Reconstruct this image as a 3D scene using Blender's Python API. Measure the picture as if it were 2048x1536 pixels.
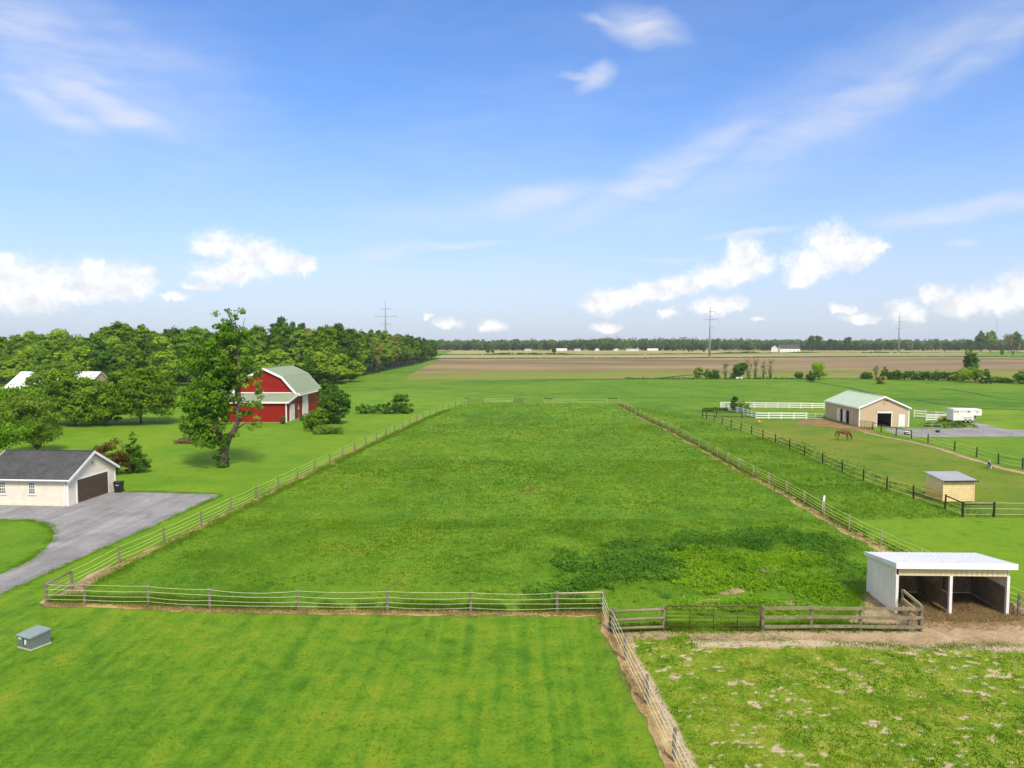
import bpy, math, random
import numpy as np
from mathutils import Vector, Matrix
from mathutils.geometry import tessellate_polygon

random.seed(7)
R = math.radians
scene = bpy.context.scene
COL = scene.collection
for o in list(bpy.data.objects):
    bpy.data.objects.remove(o)

# ---------------------------------------------------------------- camera
FPX, CAMH = 1450.0, 15.0                       # focal length in photo pixels, drone height in metres
PITCH = math.atan((768 - 681) / FPX)
cam = bpy.data.cameras.new('camera')
cam_o = bpy.data.objects.new('camera', cam)
COL.objects.link(cam_o)
cam_o.location = (0, 0, CAMH)
cam_o.rotation_euler = (R(90) - PITCH, 0, 0)
cam.sensor_width = 36.0
cam.lens = 36.0 * FPX / 2048
cam.clip_start = 0.5
cam.clip_end = 30000
scene.camera = cam_o

def ray(px, py):
    dx = (px - 1024) / FPX; dy = (768 - py) / FPX
    return Vector((dx, math.cos(PITCH) + dy * math.sin(PITCH), -math.sin(PITCH) + dy * math.cos(PITCH)))
def G(px, py):                                 # photo pixel -> point on the ground
    d = ray(px, py); t = -CAMH / d.z
    return (d.x * t, d.y * t)
def AZEL(px, py):                              # photo pixel -> azimuth, elevation of the sky
    d = ray(px, py)
    return math.atan2(d.x, d.y), math.atan2(d.z, math.hypot(d.x, d.y))

# ---------------------------------------------------------------- node helpers
class NT:
    def __init__(s, tree):
        s.t = tree; s.n = tree.nodes; s.l = tree.links
    def node(s, typ, **kw):
        nd = s.n.new(typ)
        for k, v in kw.items(): setattr(nd, k, v)
        return nd
    def put(s, nd, idx, v):
        if v is None: return
        if isinstance(v, bpy.types.NodeSocket): s.l.new(v, nd.inputs[idx])
        else: nd.inputs[idx].default_value = v
    def m(s, op, a, b=None, c=None, clamp=False):
        nd = s.node('ShaderNodeMath', operation=op, use_clamp=clamp)
        s.put(nd, 0, a); s.put(nd, 1, b); s.put(nd, 2, c)
        return nd.outputs[0]
    def v(s, op, a, b=None):
        nd = s.node('ShaderNodeVectorMath', operation=op)
        s.put(nd, 0, a); s.put(nd, 1, b)
        return nd.outputs['Value'] if op in ('LENGTH', 'DOT_PRODUCT') else nd.outputs[0]
    def mr(s, val, a, b, c=0.0, d=1.0, smooth=True):
        nd = s.node('ShaderNodeMapRange')
        nd.interpolation_type = 'SMOOTHSTEP' if smooth else 'LINEAR'
        s.put(nd, 0, val); s.put(nd, 1, a); s.put(nd, 2, b); s.put(nd, 3, c); s.put(nd, 4, d)
        return nd.outputs[0]
    def noise(s, vec, scale, detail=4.0, rough=0.55, dist=0.0):
        nd = s.node('ShaderNodeTexNoise')
        s.put(nd, 'Vector', vec); s.put(nd, 'Scale', scale); s.put(nd, 'Detail', detail)
        s.put(nd, 'Roughness', rough); s.put(nd, 'Distortion', dist)
        return nd
    def mapping(s, vec, loc=(0, 0, 0), rot=(0, 0, 0), scale=(1, 1, 1), typ='POINT'):
        nd = s.node('ShaderNodeMapping', vector_type=typ)
        s.put(nd, 0, vec); nd.inputs[1].default_value = loc
        nd.inputs[2].default_value = rot; nd.inputs[3].default_value = scale
        return nd.outputs[0]
    def mix(s, fac, a, b, blend='MIX'):
        nd = s.node('ShaderNodeMix', data_type='RGBA', blend_type=blend)
        s.put(nd, 0, fac)
        for i, c in ((6, a), (7, b)):
            if isinstance(c, bpy.types.NodeSocket): s.l.new(c, nd.inputs[i])
            else: nd.inputs[i].default_value = (*c, 1.0)
        return nd.outputs[2]
    def ramp(s, fac, stops):
        nd = s.node('ShaderNodeValToRGB')
        cr = nd.color_ramp
        while len(cr.elements) < len(stops): cr.elements.new(0.5)
        for e, (p, c) in zip(cr.elements, stops):
            e.position = p; e.color = (*c, 1.0)
        s.put(nd, 0, fac)
        return nd.outputs[0]

# ---------------------------------------------------------------- world, sun, exposure
SUN_EL, SUN_AZ = R(49), R(158)
world = bpy.data.worlds.new('World')
scene.world = world
world.use_nodes = True
W = NT(world.node_tree)
W.n.clear()
sky = W.node('ShaderNodeTexSky')
sky.sky_type = 'NISHITA'
sky.sun_disc = False
sky.sun_elevation = SUN_EL
sky.sun_rotation = SUN_AZ
sky.altitude = 250
sky.air_density = 1.0
sky.dust_density = 1.1
sky.ozone_density = 2.2
geo = W.node('ShaderNodeTexCoord')
sep = W.node('ShaderNodeSeparateXYZ')
W.l.new(geo.outputs['Generated'], sep.inputs[0])
dx, dy, dz = sep.outputs[0], sep.outputs[1], sep.outputs[2]
az = W.m('ARCTAN2', dx, dy)
el = W.m('ARCSINE', dz)
cmb = W.node('ShaderNodeCombineXYZ')
W.l.new(az, cmb.inputs[0]); W.l.new(el, cmb.inputs[1])
P = cmb.outputs[0]
PX = 1.0 / FPX
def warp(vec, scale, amp, detail=4.0):
    n = W.noise(vec, scale, detail, 0.6)
    d = W.v('SUBTRACT', n.outputs['Color'], (0.5, 0.5, 0.5))
    d = W.v('MULTIPLY', d, (amp, amp, 0))
    return W.v('ADD', vec, d)
PW = warp(warp(P, 20, 0.030, 3), 85, 0.016, 5)
cumulus = [(60, 572, 105, 42), (165, 582, 92, 42), (248, 580, 62, 40), (0, 522, 34, 16), (192, 546, 36, 16), (20, 600, 120, 36), (285, 545, 22, 9),
           (432, 497, 54, 32), (505, 516, 72, 34), (566, 536, 60, 30), (470, 556, 88, 30), (610, 535, 32, 22), (400, 577, 40, 11), (350, 600, 34, 10),
           (900, 652, 38, 15), (985, 655, 36, 15), (855, 632, 14, 7),
           (1205, 612, 58, 26), (1250, 606, 56, 26), (1310, 592, 62, 24), (1370, 575, 68, 26), (1430, 560, 68, 30), (1492, 512, 44, 40), (1515, 532, 42, 30), (1478, 548, 60, 30),
           (1430, 618, 58, 22), (1470, 606, 34, 16), (1213, 655, 40, 13), (1335, 634, 26, 10), (1515, 640, 20, 9),
           (1655, 488, 58, 38), (1705, 512, 62, 38), (1625, 540, 72, 36), (1748, 500, 30, 18), (1600, 560, 44, 20),
           (1812, 632, 42, 26), (1878, 596, 36, 24), (1990, 612, 66, 34), (1925, 620, 52, 24), (2060, 590, 60, 44), (1690, 622, 30, 12), (1720, 640, 40, 12)]
cdens = None
for cx, cy, rx, ry in cumulus:
    a, e = AZEL(cx, cy)
    q = W.mapping(PW, (a, e, 0), (0, 0, 0), (rx * PX, ry * PX, 1), 'TEXTURE')
    d = W.m('ADD', W.m('SUBTRACT', 0.95, W.v('LENGTH', q)), W.v('DOT_PRODUCT', q, (0.0, 0.32, 0.0)))
    cdens = d if cdens is None else W.m('SMOOTH_MAX', cdens, d, 0.12)
# beyond the frame the same scattered fair-weather clouds go on all round the horizon
far = W.noise(W.mapping(PW, (3.1, 0.7, 0), (0, 0, 0), (3.2, 7.0, 1)), 2.3, 4, 0.6).outputs[0]
far = W.m('MULTIPLY', W.m('SUBTRACT', far, 0.56), 5.0)
band = W.m('MULTIPLY', W.mr(el, 0.0, 0.05), W.mr(el, 0.26, 0.12))
side = W.mr(W.m('ABSOLUTE', az), 0.66, 0.85)
far = W.m('SUBTRACT', W.m('MULTIPLY', far, W.m('MULTIPLY', band, side)), W.m('MULTIPLY', W.m('SUBTRACT', 1.0, W.m('MULTIPLY', band, side)), 0.6))
cdens = W.m('MAXIMUM', cdens, far)
fine = W.noise(P, 150, 5, 0.65).outputs[0]
cden2 = W.m('ADD', cdens, W.m('MULTIPLY', W.m('SUBTRACT', fine, 0.5), 0.62))
cmask = W.m('MULTIPLY', W.mr(cden2, -0.04, 0.66), 0.97)
# cirrus: long soft streaks
cirrus = [(1700, 215, 500, 58, 24, .52), (1330, 345, 330, 50, 23, .65), (1060, 400, 190, 40, 10, .62), (1560, 250, 520, 110, 22, .30), (1985, 95, 160, 38, 30, .50),
          (200, 205, 180, 42, -18, .80), (80, 190, 150, 40, -25, .70), (120, 130, 220, 42, -10, .55), (60, 60, 280, 90, -8, .55), (240, 235, 90, 26, -4, .55), (280, 80, 220, 60, -20, .35),
          (1285, 52, 105, 42, -14, .72), (1210, 42, 70, 12, -10, .5), (1195, 148, 66, 28, 22, .62), (1160, 150, 60, 10, -6, .55),
          (1930, 422, 190, 24, 5, .75), (2010, 410, 110, 20, 5, .5), (770, 505, 110, 22, 8, .55), (900, 496, 180, 12, 3, .5), (1500, 469, 120, 9, 4, .65), (1330, 520, 110, 9, 0, .4), (1925, 486, 36, 8, 0, .5),
          (1000, 260, 700, 200, 20, .14), (150, 150, 420, 190, -8, .38), (1500, 330, 640, 110, 22, .26), (1000, 420, 420, 70, 6, .34), (700, 560, 900, 90, 0, .22), (1750, 150, 420, 110, 20, .25)]
PC = warp(P, 9, 0.035, 3)
ci = None
for cx, cy, rx, ry, ang, amt in cirrus:
    a, e = AZEL(cx, cy)
    q = W.mapping(PC, (a, e, 0), (0, 0, R(ang)), (rx * PX, ry * PX, 1), 'TEXTURE')
    d = W.m('MULTIPLY', W.mr(W.v('LENGTH', q), 1.25, 0.0), amt)
    ci = d if ci is None else W.m('SMOOTH_MAX', ci, d, 0.1)
st1 = W.noise(W.mapping(PC, (0, 0, 0), (0, 0, R(-20)), (7, 34, 1)), 1.0, 6, 0.62).outputs[0]
farci = W.mr(W.noise(W.mapping(PC, (5, 2, 0), (0, 0, R(-20)), (1.2, 3, 1)), 1.0, 3, 0.5).outputs[0], 0.30, 0.62, 0.35, 0.95)  # unseen cirrus beyond the frame, thickened to whiten the fill light
farci = W.m('MULTIPLY', farci, W.m('MAXIMUM', side, W.mr(el, 0.46, 0.56)))
ci = W.m('MAXIMUM', ci, W.m('MULTIPLY', farci, W.mr(el, 0.03, 0.12)))
ci = W.m('MULTIPLY', ci, W.mr(st1, 0.20, 0.75, 0.45, 1.2))
veil = W.m('MULTIPLY', W.mr(el, 0.34, -0.04), 0.75)          # hazy air low in the sky
hs = W.node('ShaderNodeHueSaturation')
hs.inputs['Saturation'].default_value = 1.22
hs.inputs['Value'].default_value = 1.0
W.l.new(sky.outputs[0], hs.inputs['Color'])
tint = W.mix(1.0, hs.outputs[0], (0.88, 1.00, 1.24), 'MULTIPLY')
WHITE = (7.2, 7.25, 7.4)
shade = W.noise(PW, 40, 4, 0.6).outputs[0]
cwhite = W.mix(W.mr(shade, 0.3, 0.7), (4.9, 5.0, 5.3), (6.7, 6.6, 6.45))
c1 = W.mix(veil, tint, (3.35, 3.72, 4.9))
c2 = W.mix(W.m('MINIMUM', ci, 0.85), c1, (4.9, 4.95, 5.25))
c3 = W.mix(cmask, c2, cwhite)
bg = W.node('ShaderNodeBackground')
W.l.new(c3, bg.inputs[0])
bg.inputs[1].default_value = 0.095
wo = W.node('ShaderNodeOutputWorld')
W.l.new(bg.outputs[0], wo.inputs[0])
world.cycles.sampling_method = 'MANUAL'
world.cycles.sample_map_resolution = 1024

sun = bpy.data.lights.new('sun', 'SUN')
sun_o = bpy.data.objects.new('sun', sun)
COL.objects.link(sun_o)
sun.energy = 2.5
sun.angle = R(11)
sun.color = (1.0, 0.93, 0.79)
sv = Vector((math.cos(SUN_EL) * math.sin(SUN_AZ), math.cos(SUN_EL) * math.cos(SUN_AZ), math.sin(SUN_EL)))
sun_o.rotation_euler = sv.to_track_quat('Z', 'Y').to_euler()
sun_o.location = (0, 0, 200)

scene.view_settings.view_transform = 'Standard'
scene.view_settings.look = 'None'
scene.view_settings.exposure = 0.90
scene.view_settings.gamma = 1.0
scene.view_settings.use_curve_mapping = False
scene.cycles.use_denoising = True
scene.cycles.max_bounces = 5
scene.cycles.diffuse_bounces = 3
scene.cycles.use_adaptive_sampling = True
scene.cycles.adaptive_threshold = 0.02
scene.cycles.adaptive_min_samples = 16
scene.cycles.transparent_max_bounces = 6
scene.cycles.volume_bounces = 1

# ---------------------------------------------------------------- materials
def new_mat(name):
    m = bpy.data.materials.new(name); m.use_nodes = True
    nt = NT(m.node_tree); nt.n.clear()
    out = nt.node('ShaderNodeOutputMaterial')
    return m, nt, out
def pbr(nt, out, color, rough=0.8, bump=None, bstr=0.3, bdist=0.02, metal=0.0, spec=0.3):
    b = nt.node('ShaderNodeBsdfPrincipled')
    nt.put(b, 'Base Color', color if isinstance(color, bpy.types.NodeSocket) else (*color, 1.0))
    nt.put(b, 'Roughness', rough); nt.put(b, 'Metallic', metal); nt.put(b, 'Specular IOR Level', spec)
    if bump is not None:
        bn = nt.node('ShaderNodeBump')
        bn.inputs['Strength'].default_value = bstr; bn.inputs['Distance'].default_value = bdist
        nt.l.new(bump, bn.inputs['Height']); nt.l.new(bn.outputs[0], b.inputs['Normal'])
    nt.l.new(b.outputs[0], out.inputs[0])
    return b
def wpos(nt):
    return nt.node('ShaderNodeNewGeometry').outputs['Position']
def opos(nt):
    return nt.node('ShaderNodeTexCoord').outputs['Object']
def solid(name, c, rough=0.7, var=0.18, scale=1.5, metal=0.0, spec=0.3, bstr=0.15, streak=False):
    """painted / weathered surface: base colour with worn patches, rain streaks and fine relief"""
    m, nt, out = new_mat(name)
    p = opos(nt)
    n1 = nt.noise(p, scale, 5, 0.6).outputs[0]
    n2 = nt.noise(nt.mapping(p, (0, 0, 0), (0, 0, 0), (9, 9, 0.8)) if streak else p, scale * (1 if streak else 9), 4, 0.6).outputs[0]
    f = nt.m('ADD', nt.m('MULTIPLY', n1, 0.6), nt.m('MULTIPLY', n2, 0.4))
    lo = tuple(x * (1 - var) for x in c); hi = tuple(min(1, x * (1 + var * 0.6)) for x in c)
    col = nt.mix(nt.mr(f, 0.32, 0.68), lo, hi)
    pbr(nt, out, col, rough, n2, bstr, 0.01, metal, spec)
    return m
def ribbed(name, c, period, axis='X', rough=0.6, metal=0.0, var=0.14, stain=None, spec=0.12):
    """ribbed sheet metal: the ribs are fine relief, plus dirt"""
    m, nt, out = new_mat(name)
    p = opos(nt)
    sp = nt.node('ShaderNodeSeparateXYZ'); nt.l.new(p, sp.inputs[0])
    t = nt.m('FRACT', nt.m('DIVIDE', sp.outputs['XYZ'.index(axis)], period))
    rib = nt.mr(nt.m('ABSOLUTE', nt.m('SUBTRACT', t, 0.5)), 0.08, 0.02)
    n1 = nt.noise(p, 0.7, 5, 0.6).outputs[0]
    n2 = nt.noise(nt.mapping(p, (0, 0, 0), (0, 0, 0), (6, 6, 0.5)), 1.2, 4, 0.6).outputs[0]
    f = nt.m('ADD', nt.m('MULTIPLY', n1, 0.5), nt.m('MULTIPLY', n2, 0.5))
    col = nt.mix(nt.mr(f, 0.3, 0.7), tuple(x * (1 - var) for x in c), tuple(min(1, x * (1 + var * .5)) for x in c))
    if stain:
        sn = nt.noise(nt.mapping(p, (0, 0, 0), (0, 0, 0), (2.2, 2.2, 0.22)), 1.6, 6, 0.7).outputs[0]
        col = nt.mix(nt.mr(sn, 0.60, 0.72, 0, 0.75), col, stain)
    h = nt.m('ADD', rib, nt.m('MULTIPLY', n2, 0.1))
    pbr(nt, out, col, rough, h, 0.7, 0.03, metal, spec)
    return m
def grass_mat(name, cols, big=0.03, mid=0.25, fine=5.0, stripe=None, bare=None, bstr=0.6, bdist=0.08, tuss=(0.9, 0.55)):
    """turf: cols = dark, mid, light, yellow"""
    m, nt, out = new_mat(name)
    p = wpos(nt)
    a = nt.noise(p, big, 5, 0.6, 0.6).outputs[0]
    b = nt.noise(p, mid, 5, 0.62, 0.4).outputs[0]
    c = nt.noise(p, fine, 4, 0.7).outputs[0]
    f = nt.m('ADD', nt.m('ADD', nt.m('MULTIPLY', a, 0.36), nt.m('MULTIPLY', b, 0.36)), nt.m('MULTIPLY', c, 0.28))
    if stripe:
        w, ang, amt = stripe
        q = nt.mapping(p, (0, 0, 0), (0, 0, R(ang)), (1 / w, 1 / (w * 40), 1))
        s = nt.noise(q, 1.0, 2, 0.4, 0.1).outputs[0]
        f = nt.m('ADD', f, nt.m('MULTIPLY', nt.m('SUBTRACT', s, 0.5), amt))
    f = nt.m('ADD', nt.m('MULTIPLY', nt.m('SUBTRACT', f, 0.5), 1.75), 0.5)
    col = nt.ramp(f, [(0.33, cols[0]), (0.45, cols[1]), (0.56, cols[2]), (0.74, cols[3])])
    tn = nt.noise(p, tuss[0], 5, 0.7, 0.3).outputs[0]
    col = nt.mix(nt.mr(tn, 0.46, 0.30, 0, tuss[1]), col, tuple(v * 0.55 for v in cols[0]))
    if bare:
        col_b, lo, hi, sc = bare
        bn = nt.noise(p, sc, 6, 0.65, 0.5).outputs[0]
        col = nt.mix(nt.mr(bn, lo, hi), col, col_b)
    pbr(nt, out, col, 0.9, nt.m('ADD', c, nt.m('MULTIPLY', b, 0.6)), bstr, bdist, 0, 0.12)
    return m
def leaf_mat(name, dark, light, trans=0.35, hue=0.02):
    m, nt, out = new_mat(name)
    at = nt.node('ShaderNodeAttribute'); at.attribute_name = 'shade'
    oi = nt.node('ShaderNodeObjectInfo')
    f = nt.m('ADD', at.outputs['Fac'], nt.m('MULTIPLY', nt.m('SUBTRACT', oi.outputs['Random'], 0.5), 0.35), clamp=True)
    col = nt.mix(f, dark, light)
    hsv = nt.node('ShaderNodeHueSaturation')
    nt.l.new(col, hsv.inputs['Color'])
    nt.put(hsv, 'Hue', nt.m('ADD', 0.5, nt.m('MULTIPLY', nt.m('SUBTRACT', oi.outputs['Random'], 0.5), hue)))
    d = nt.node('ShaderNodeBsdfDiffuse'); t = nt.node('ShaderNodeBsdfTranslucent')
    nt.l.new(hsv.outputs[0], d.inputs[0]); nt.l.new(hsv.outputs[0], t.inputs[0])
    mx = nt.node('ShaderNodeMixShader'); mx.inputs[0].default_value = trans
    nt.l.new(d.outputs[0], mx.inputs[1]); nt.l.new(t.outputs[0], mx.inputs[2])
    nt.l.new(mx.outputs[0], out.inputs[0])
    return m
def dirt_mat(name, cols, scale=0.8, bstr=0.7, bdist=0.05):
    m, nt, out = new_mat(name)
    p = wpos(nt)
    a = nt.noise(p, scale, 6, 0.65, 0.6).outputs[0]
    b = nt.noise(p, scale * 9, 4, 0.7).outputs[0]
    f = nt.m('ADD', nt.m('MULTIPLY', a, 0.6), nt.m('MULTIPLY', b, 0.4))
    col = nt.ramp(f, [(0.34, cols[0]), (0.5, cols[1]), (0.66, cols[2])])
    pbr(nt, out, col, 0.95, b, bstr, bdist, 0, 0.1)
    return m

M = {}
GD, GM_, GL, GY = (0.040, 0.120, 0.006), (0.064, 0.172, 0.008), (0.095, 0.215, 0.011), (0.165, 0.225, 0.016)
M['ground'] = grass_mat('pasture turf', [(0.054, 0.131, 0.006), (0.087, 0.187, 0.008), (0.121, 0.219, 0.010), (0.189, 0.229, 0.018)], 0.02, 0.16, 1.6)
M['lawn'] = grass_mat('mown lawn turf', [(0.053, 0.139, 0.006), (0.087, 0.191, 0.008), (0.124, 0.220, 0.010), (0.205, 0.239, 0.014)], 0.07, 0.8, 6.0, stripe=(0.55, 3, 0.26), bstr=0.4, bdist=0.04, tuss=(1.6, 0.35))
M['lawn2'] = grass_mat('garden lawn turf', [(0.071, 0.162, 0.006), (0.107, 0.215, 0.008), (0.132, 0.239, 0.010), (0.192, 0.258, 0.014)], 0.03, 0.20, 2.5, bstr=0.4, bdist=0.05, tuss=(0.5, 0.35))
M['lime'] = grass_mat('hay meadow turf', [(0.091, 0.183, 0.006), (0.121, 0.226, 0.008), (0.152, 0.251, 0.010), (0.213, 0.270, 0.014)], 0.02, 0.15, 1.5, bstr=0.4)
M['paddock'] = grass_mat('paddock turf', [(0.058, 0.141, 0.006), (0.089, 0.192, 0.008), (0.121, 0.229, 0.010), (0.199, 0.234, 0.020)], 0.04, 0.22, 3.0, bare=((0.180, 0.163, 0.035), 0.60, 0.72, 0.11), bstr=0.7, bdist=0.10)
M['worn'] = grass_mat('grazed turf', [(0.055, 0.118, 0.007), (0.094, 0.167, 0.010), (0.132, 0.187, 0.014), (0.209, 0.187, 0.030)], 0.03, 0.18, 2.0, bare=((0.286, 0.177, 0.070), 0.62, 0.78, 0.06))
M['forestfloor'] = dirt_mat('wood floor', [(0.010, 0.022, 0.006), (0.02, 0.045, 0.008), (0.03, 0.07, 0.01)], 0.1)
M['gravel'] = dirt_mat('grey gravel', [(0.22, 0.21, 0.205), (0.32, 0.305, 0.295), (0.44, 0.42, 0.40)], 0.35, 0.5, 0.03)
def drive_mat():
    m, nt, out = new_mat('worn grey gravel')
    p = wpos(nt)
    a = nt.noise(p, 0.30, 6, 0.62, 0.8).outputs[0]; b = nt.noise(p, 5.0, 5, 0.75).outputs[0]
    t = nt.noise(nt.mapping(p, (0, 0, 0), (0, 0, R(-58)), (1.1, 0.09, 1)), 1.0, 4, 0.6, 0.3).outputs[0]
    f = nt.m('ADD', nt.m('ADD', nt.m('MULTIPLY', a, .36), nt.m('MULTIPLY', b, .34)), nt.m('MULTIPLY', t, .30))
    col = nt.ramp(f, [(0.36, (0.14, 0.132, 0.13)), (0.46, (0.215, 0.205, 0.203)), (0.55, (0.285, 0.272, 0.268)), (0.66, (0.40, 0.385, 0.37))])
    st = nt.noise(p, 0.55, 4, 0.7, 0.6).outputs[0]
    col = nt.mix(nt.mr(st, 0.62, 0.74, 0, 0.6), col, (0.16, 0.15, 0.14))
    wd = nt.noise(p, 0.22, 6, 0.75, 0.4).outputs[0]
    col = nt.mix(nt.mr(wd, 0.64, 0.76, 0, 0.5), col, (0.20, 0.22, 0.06))
    pbr(nt, out, col, 0.95, b, 0.6, 0.03, 0, 0.1)
    return m
M['drive'] = drive_mat()
M['dirt'] = dirt_mat('trodden dirt', [(0.20, 0.135, 0.075), (0.36, 0.26, 0.15), (0.50, 0.38, 0.24)], 0.7)
M['strip'] = dirt_mat('bleached dead grass', [(0.24, 0.16, 0.065), (0.42, 0.29, 0.13), (0.58, 0.43, 0.23)], 1.5)
M['darkdirt'] = dirt_mat('manured dirt', [(0.07, 0.04, 0.02), (0.13, 0.08, 0.045), (0.22, 0.14, 0.08)], 1.0)
M['barnyard'] = dirt_mat('brown barnyard soil', [(0.13, 0.075, 0.035), (0.24, 0.145, 0.065), (0.36, 0.23, 0.11)], 0.5)

def field_mat(name, stops, sx, sy, spots=None):
    m, nt, out = new_mat(name)
    p = wpos(nt)
    a = nt.noise(nt.mapping(p, (7, 3, 0), (0, 0, R(2)), (sx, sy, 1)), 1.0, 5, 0.6, 0.5).outputs[0]
    b = nt.noise(nt.mapping(p, (1, 9, 0), (0, 0, R(3)), (0.05, 0.5, 1)), 1.0, 4, 0.6).outputs[0]
    c = nt.noise(p, 0.5, 4, 0.7).outputs[0]
    f = nt.m('ADD', nt.m('ADD', nt.m('MULTIPLY', a, 0.62), nt.m('MULTIPLY', b, 0.2)), nt.m('MULTIPLY', c, 0.18))
    col = nt.ramp(f, stops)
    if spots:
        sc, lo, hi, y0, y1 = spots
        sp = nt.node('ShaderNodeSeparateXYZ'); nt.l.new(p, sp.inputs[0])
        n = nt.noise(nt.mapping(p, (2, 4, 0), (0, 0, 0), (0.016, 0.05, 1)), 1.0, 6, 0.7, 0.8).outputs[0]
        near = nt.mr(sp.outputs[1], y1, y0, 0, 0.24)
        col = nt.mix(nt.mr(nt.m('ADD', n, near), lo, hi, 0, 0.85), col, sc)
    pbr(nt, out, col, 0.95, c, 0.4, 0.08, 0, 0.1)
    return m
M['plough'] = field_mat('ploughed field', [(0.36, (0.130, 0.085, 0.054)), (0.46, (0.185, 0.125, 0.075)), (0.56, (0.275, 0.200, 0.095)), (0.68, (0.31, 0.255, 0.105))], 0.006, 0.016,
                        spots=((0.165, 0.215, 0.022), 0.56, 0.72, 290, 430))
M['stubble'] = field_mat('stubble field', [(0.36, (0.20, 0.185, 0.065)), (0.5, (0.30, 0.26, 0.105)), (0.66, (0.38, 0.33, 0.15))], 0.004, 0.01)
M['hedgegrass'] = grass_mat('rough verge', [(0.02, 0.06, 0.006), (0.035, 0.09, 0.008), (0.05, 0.12, 0.01), (0.09, 0.13, 0.02)], 0.05, 0.3, 2)

M['lf_mid'] = leaf_mat('mid green leaves', (0.062, 0.146, 0.012), (0.224, 0.386, 0.024))
M['lf_dark'] = leaf_mat('dark green leaves', (0.032, 0.093, 0.013), (0.119, 0.243, 0.024))
M['lf_pale'] = leaf_mat('pale spring leaves', (0.147, 0.261, 0.020), (0.356, 0.504, 0.032))
M['lf_olive'] = leaf_mat('olive leaves', (0.092, 0.178, 0.022), (0.243, 0.373, 0.040))
M['lf_grey'] = leaf_mat('budding twigs', (0.178, 0.174, 0.050), (0.346, 0.320, 0.087))
M['lf_red'] = leaf_mat('bronze red leaves', (0.075, 0.055, 0.016), (0.200, 0.130, 0.036))
M['lf_big'] = leaf_mat('maple leaves', (0.038, 0.105, 0.009), (0.160, 0.305, 0.017))
M['lf_conifer'] = leaf_mat('conifer needles', (0.022, 0.070, 0.018), (0.072, 0.155, 0.030), 0.15)
M['lf_bright'] = leaf_mat('bright weeds', (0.125, 0.275, 0.012), (0.255, 0.430, 0.020))
M['lf_weed'] = leaf_mat('dark nettle leaves', (0.058, 0.165, 0.018), (0.140, 0.300, 0.032))
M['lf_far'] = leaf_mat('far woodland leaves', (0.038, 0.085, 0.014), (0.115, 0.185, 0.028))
M['lf_fardark'] = leaf_mat('far shaded woodland leaves', (0.014, 0.038, 0.014), (0.045, 0.085, 0.022))  # darker copy of the far leaves, shade at the treeline foot in the colour
M['lf_grass'] = leaf_mat('grass blades', (0.067, 0.162, 0.008), (0.210, 0.328, 0.020), 0.4)
M['lf_dry'] = leaf_mat('grass tufts mixed with straw', (0.063, 0.173, 0.006), (0.234, 0.296, 0.019), 0.35)
M['lf_straw'] = leaf_mat('bleached straw', (0.220, 0.150, 0.060), (0.480, 0.360, 0.170), 0.3)
M['twig'] = leaf_mat('brown twigs', (0.117, 0.072, 0.039), (0.286, 0.182, 0.098), 0.1)
M['bark'] = solid('bark', (0.11, 0.085, 0.062), 0.95, 0.5, 3, bstr=0.8)
M['bark_grey'] = solid('grey bark', (0.20, 0.175, 0.14), 0.95, 0.4, 3, bstr=0.8)
M['postwood'] = solid('weathered grey post wood', (0.20, 0.165, 0.125), 0.9, 0.35, 4, bstr=0.6, streak=True)
M['postpale'] = solid('pale post wood', (0.42, 0.36, 0.22), 0.9, 0.3, 4, bstr=0.5, streak=True)
M['railwood'] = solid('mossy rail wood', (0.23, 0.19, 0.11), 0.9, 0.4, 3, bstr=0.6)
M['paleboard'] = solid('sun bleached board', (0.46, 0.38, 0.20), 0.85, 0.3, 3)
M['rope'] = solid('pale fence rope', (0.66, 0.70, 0.24), 0.8, 0.15, 2)  # white rope with green bounce off the grass put into its colour
M['ropewhite'] = solid('white fence rope', (0.66, 0.66, 0.42), 0.8, 0.15, 2)
M['blackpost'] = solid('dark creosoted post', (0.030, 0.022, 0.016), 0.85, 0.4, 4)
M['darkrail'] = solid('dark rail', (0.065, 0.045, 0.032), 0.85, 0.4, 4)
M['rust'] = solid('rusty brown steel', (0.115, 0.062, 0.036), 0.7, 0.4, 5)
M['galv'] = solid('galvanised pipe', (0.40, 0.40, 0.36), 0.5, 0.2, 3, metal=0.4)
M['whitepaint'] = solid('white paint', (0.74, 0.72, 0.68), 0.55, 0.10, 2)
M['whitetrim'] = solid('white metal trim', (0.82, 0.80, 0.78), 0.45, 0.08, 1.5)
M['cream'] = solid('cream vinyl siding', (0.74, 0.66, 0.545), 0.6, 0.10, 1.2, streak=True)
M['shingle'] = None
M['browndoor'] = solid('dark brown garage door', (0.078, 0.052, 0.041), 0.5, 0.15, 1.5)
M['glass'] = solid('window glass', (0.16, 0.15, 0.13), 0.12, 0.3, 2, spec=0.8)
M['bluewhite'] = solid('pale blue door', (0.62, 0.72, 0.80), 0.5, 0.08, 2)
M['black'] = solid('black plastic', (0.012, 0.013, 0.018), 0.45, 0.3, 4, spec=0.5)
M['dark'] = solid('dark interior', (0.010, 0.010, 0.012), 0.9, 0.3, 1)
M['red'] = ribbed('red barn sheet metal', (0.275, 0.016, 0.011), 0.30, 'X', 0.5)
M['redY'] = ribbed('red barn sheet metal side', (0.275, 0.016, 0.011), 0.30, 'Y', 0.5)
M['greenroof'] = ribbed('sage green metal roof', (0.255, 0.300, 0.190), 0.40, 'Y', 0.7)
M['greenroofX'] = ribbed('sage green lean-to roof', (0.255, 0.300, 0.190), 0.40, 'X', 0.7)
M['tan'] = ribbed('tan barn sheet metal', (0.56, 0.42, 0.27), 0.30, 'X', 0.55, var=0.08)
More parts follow.
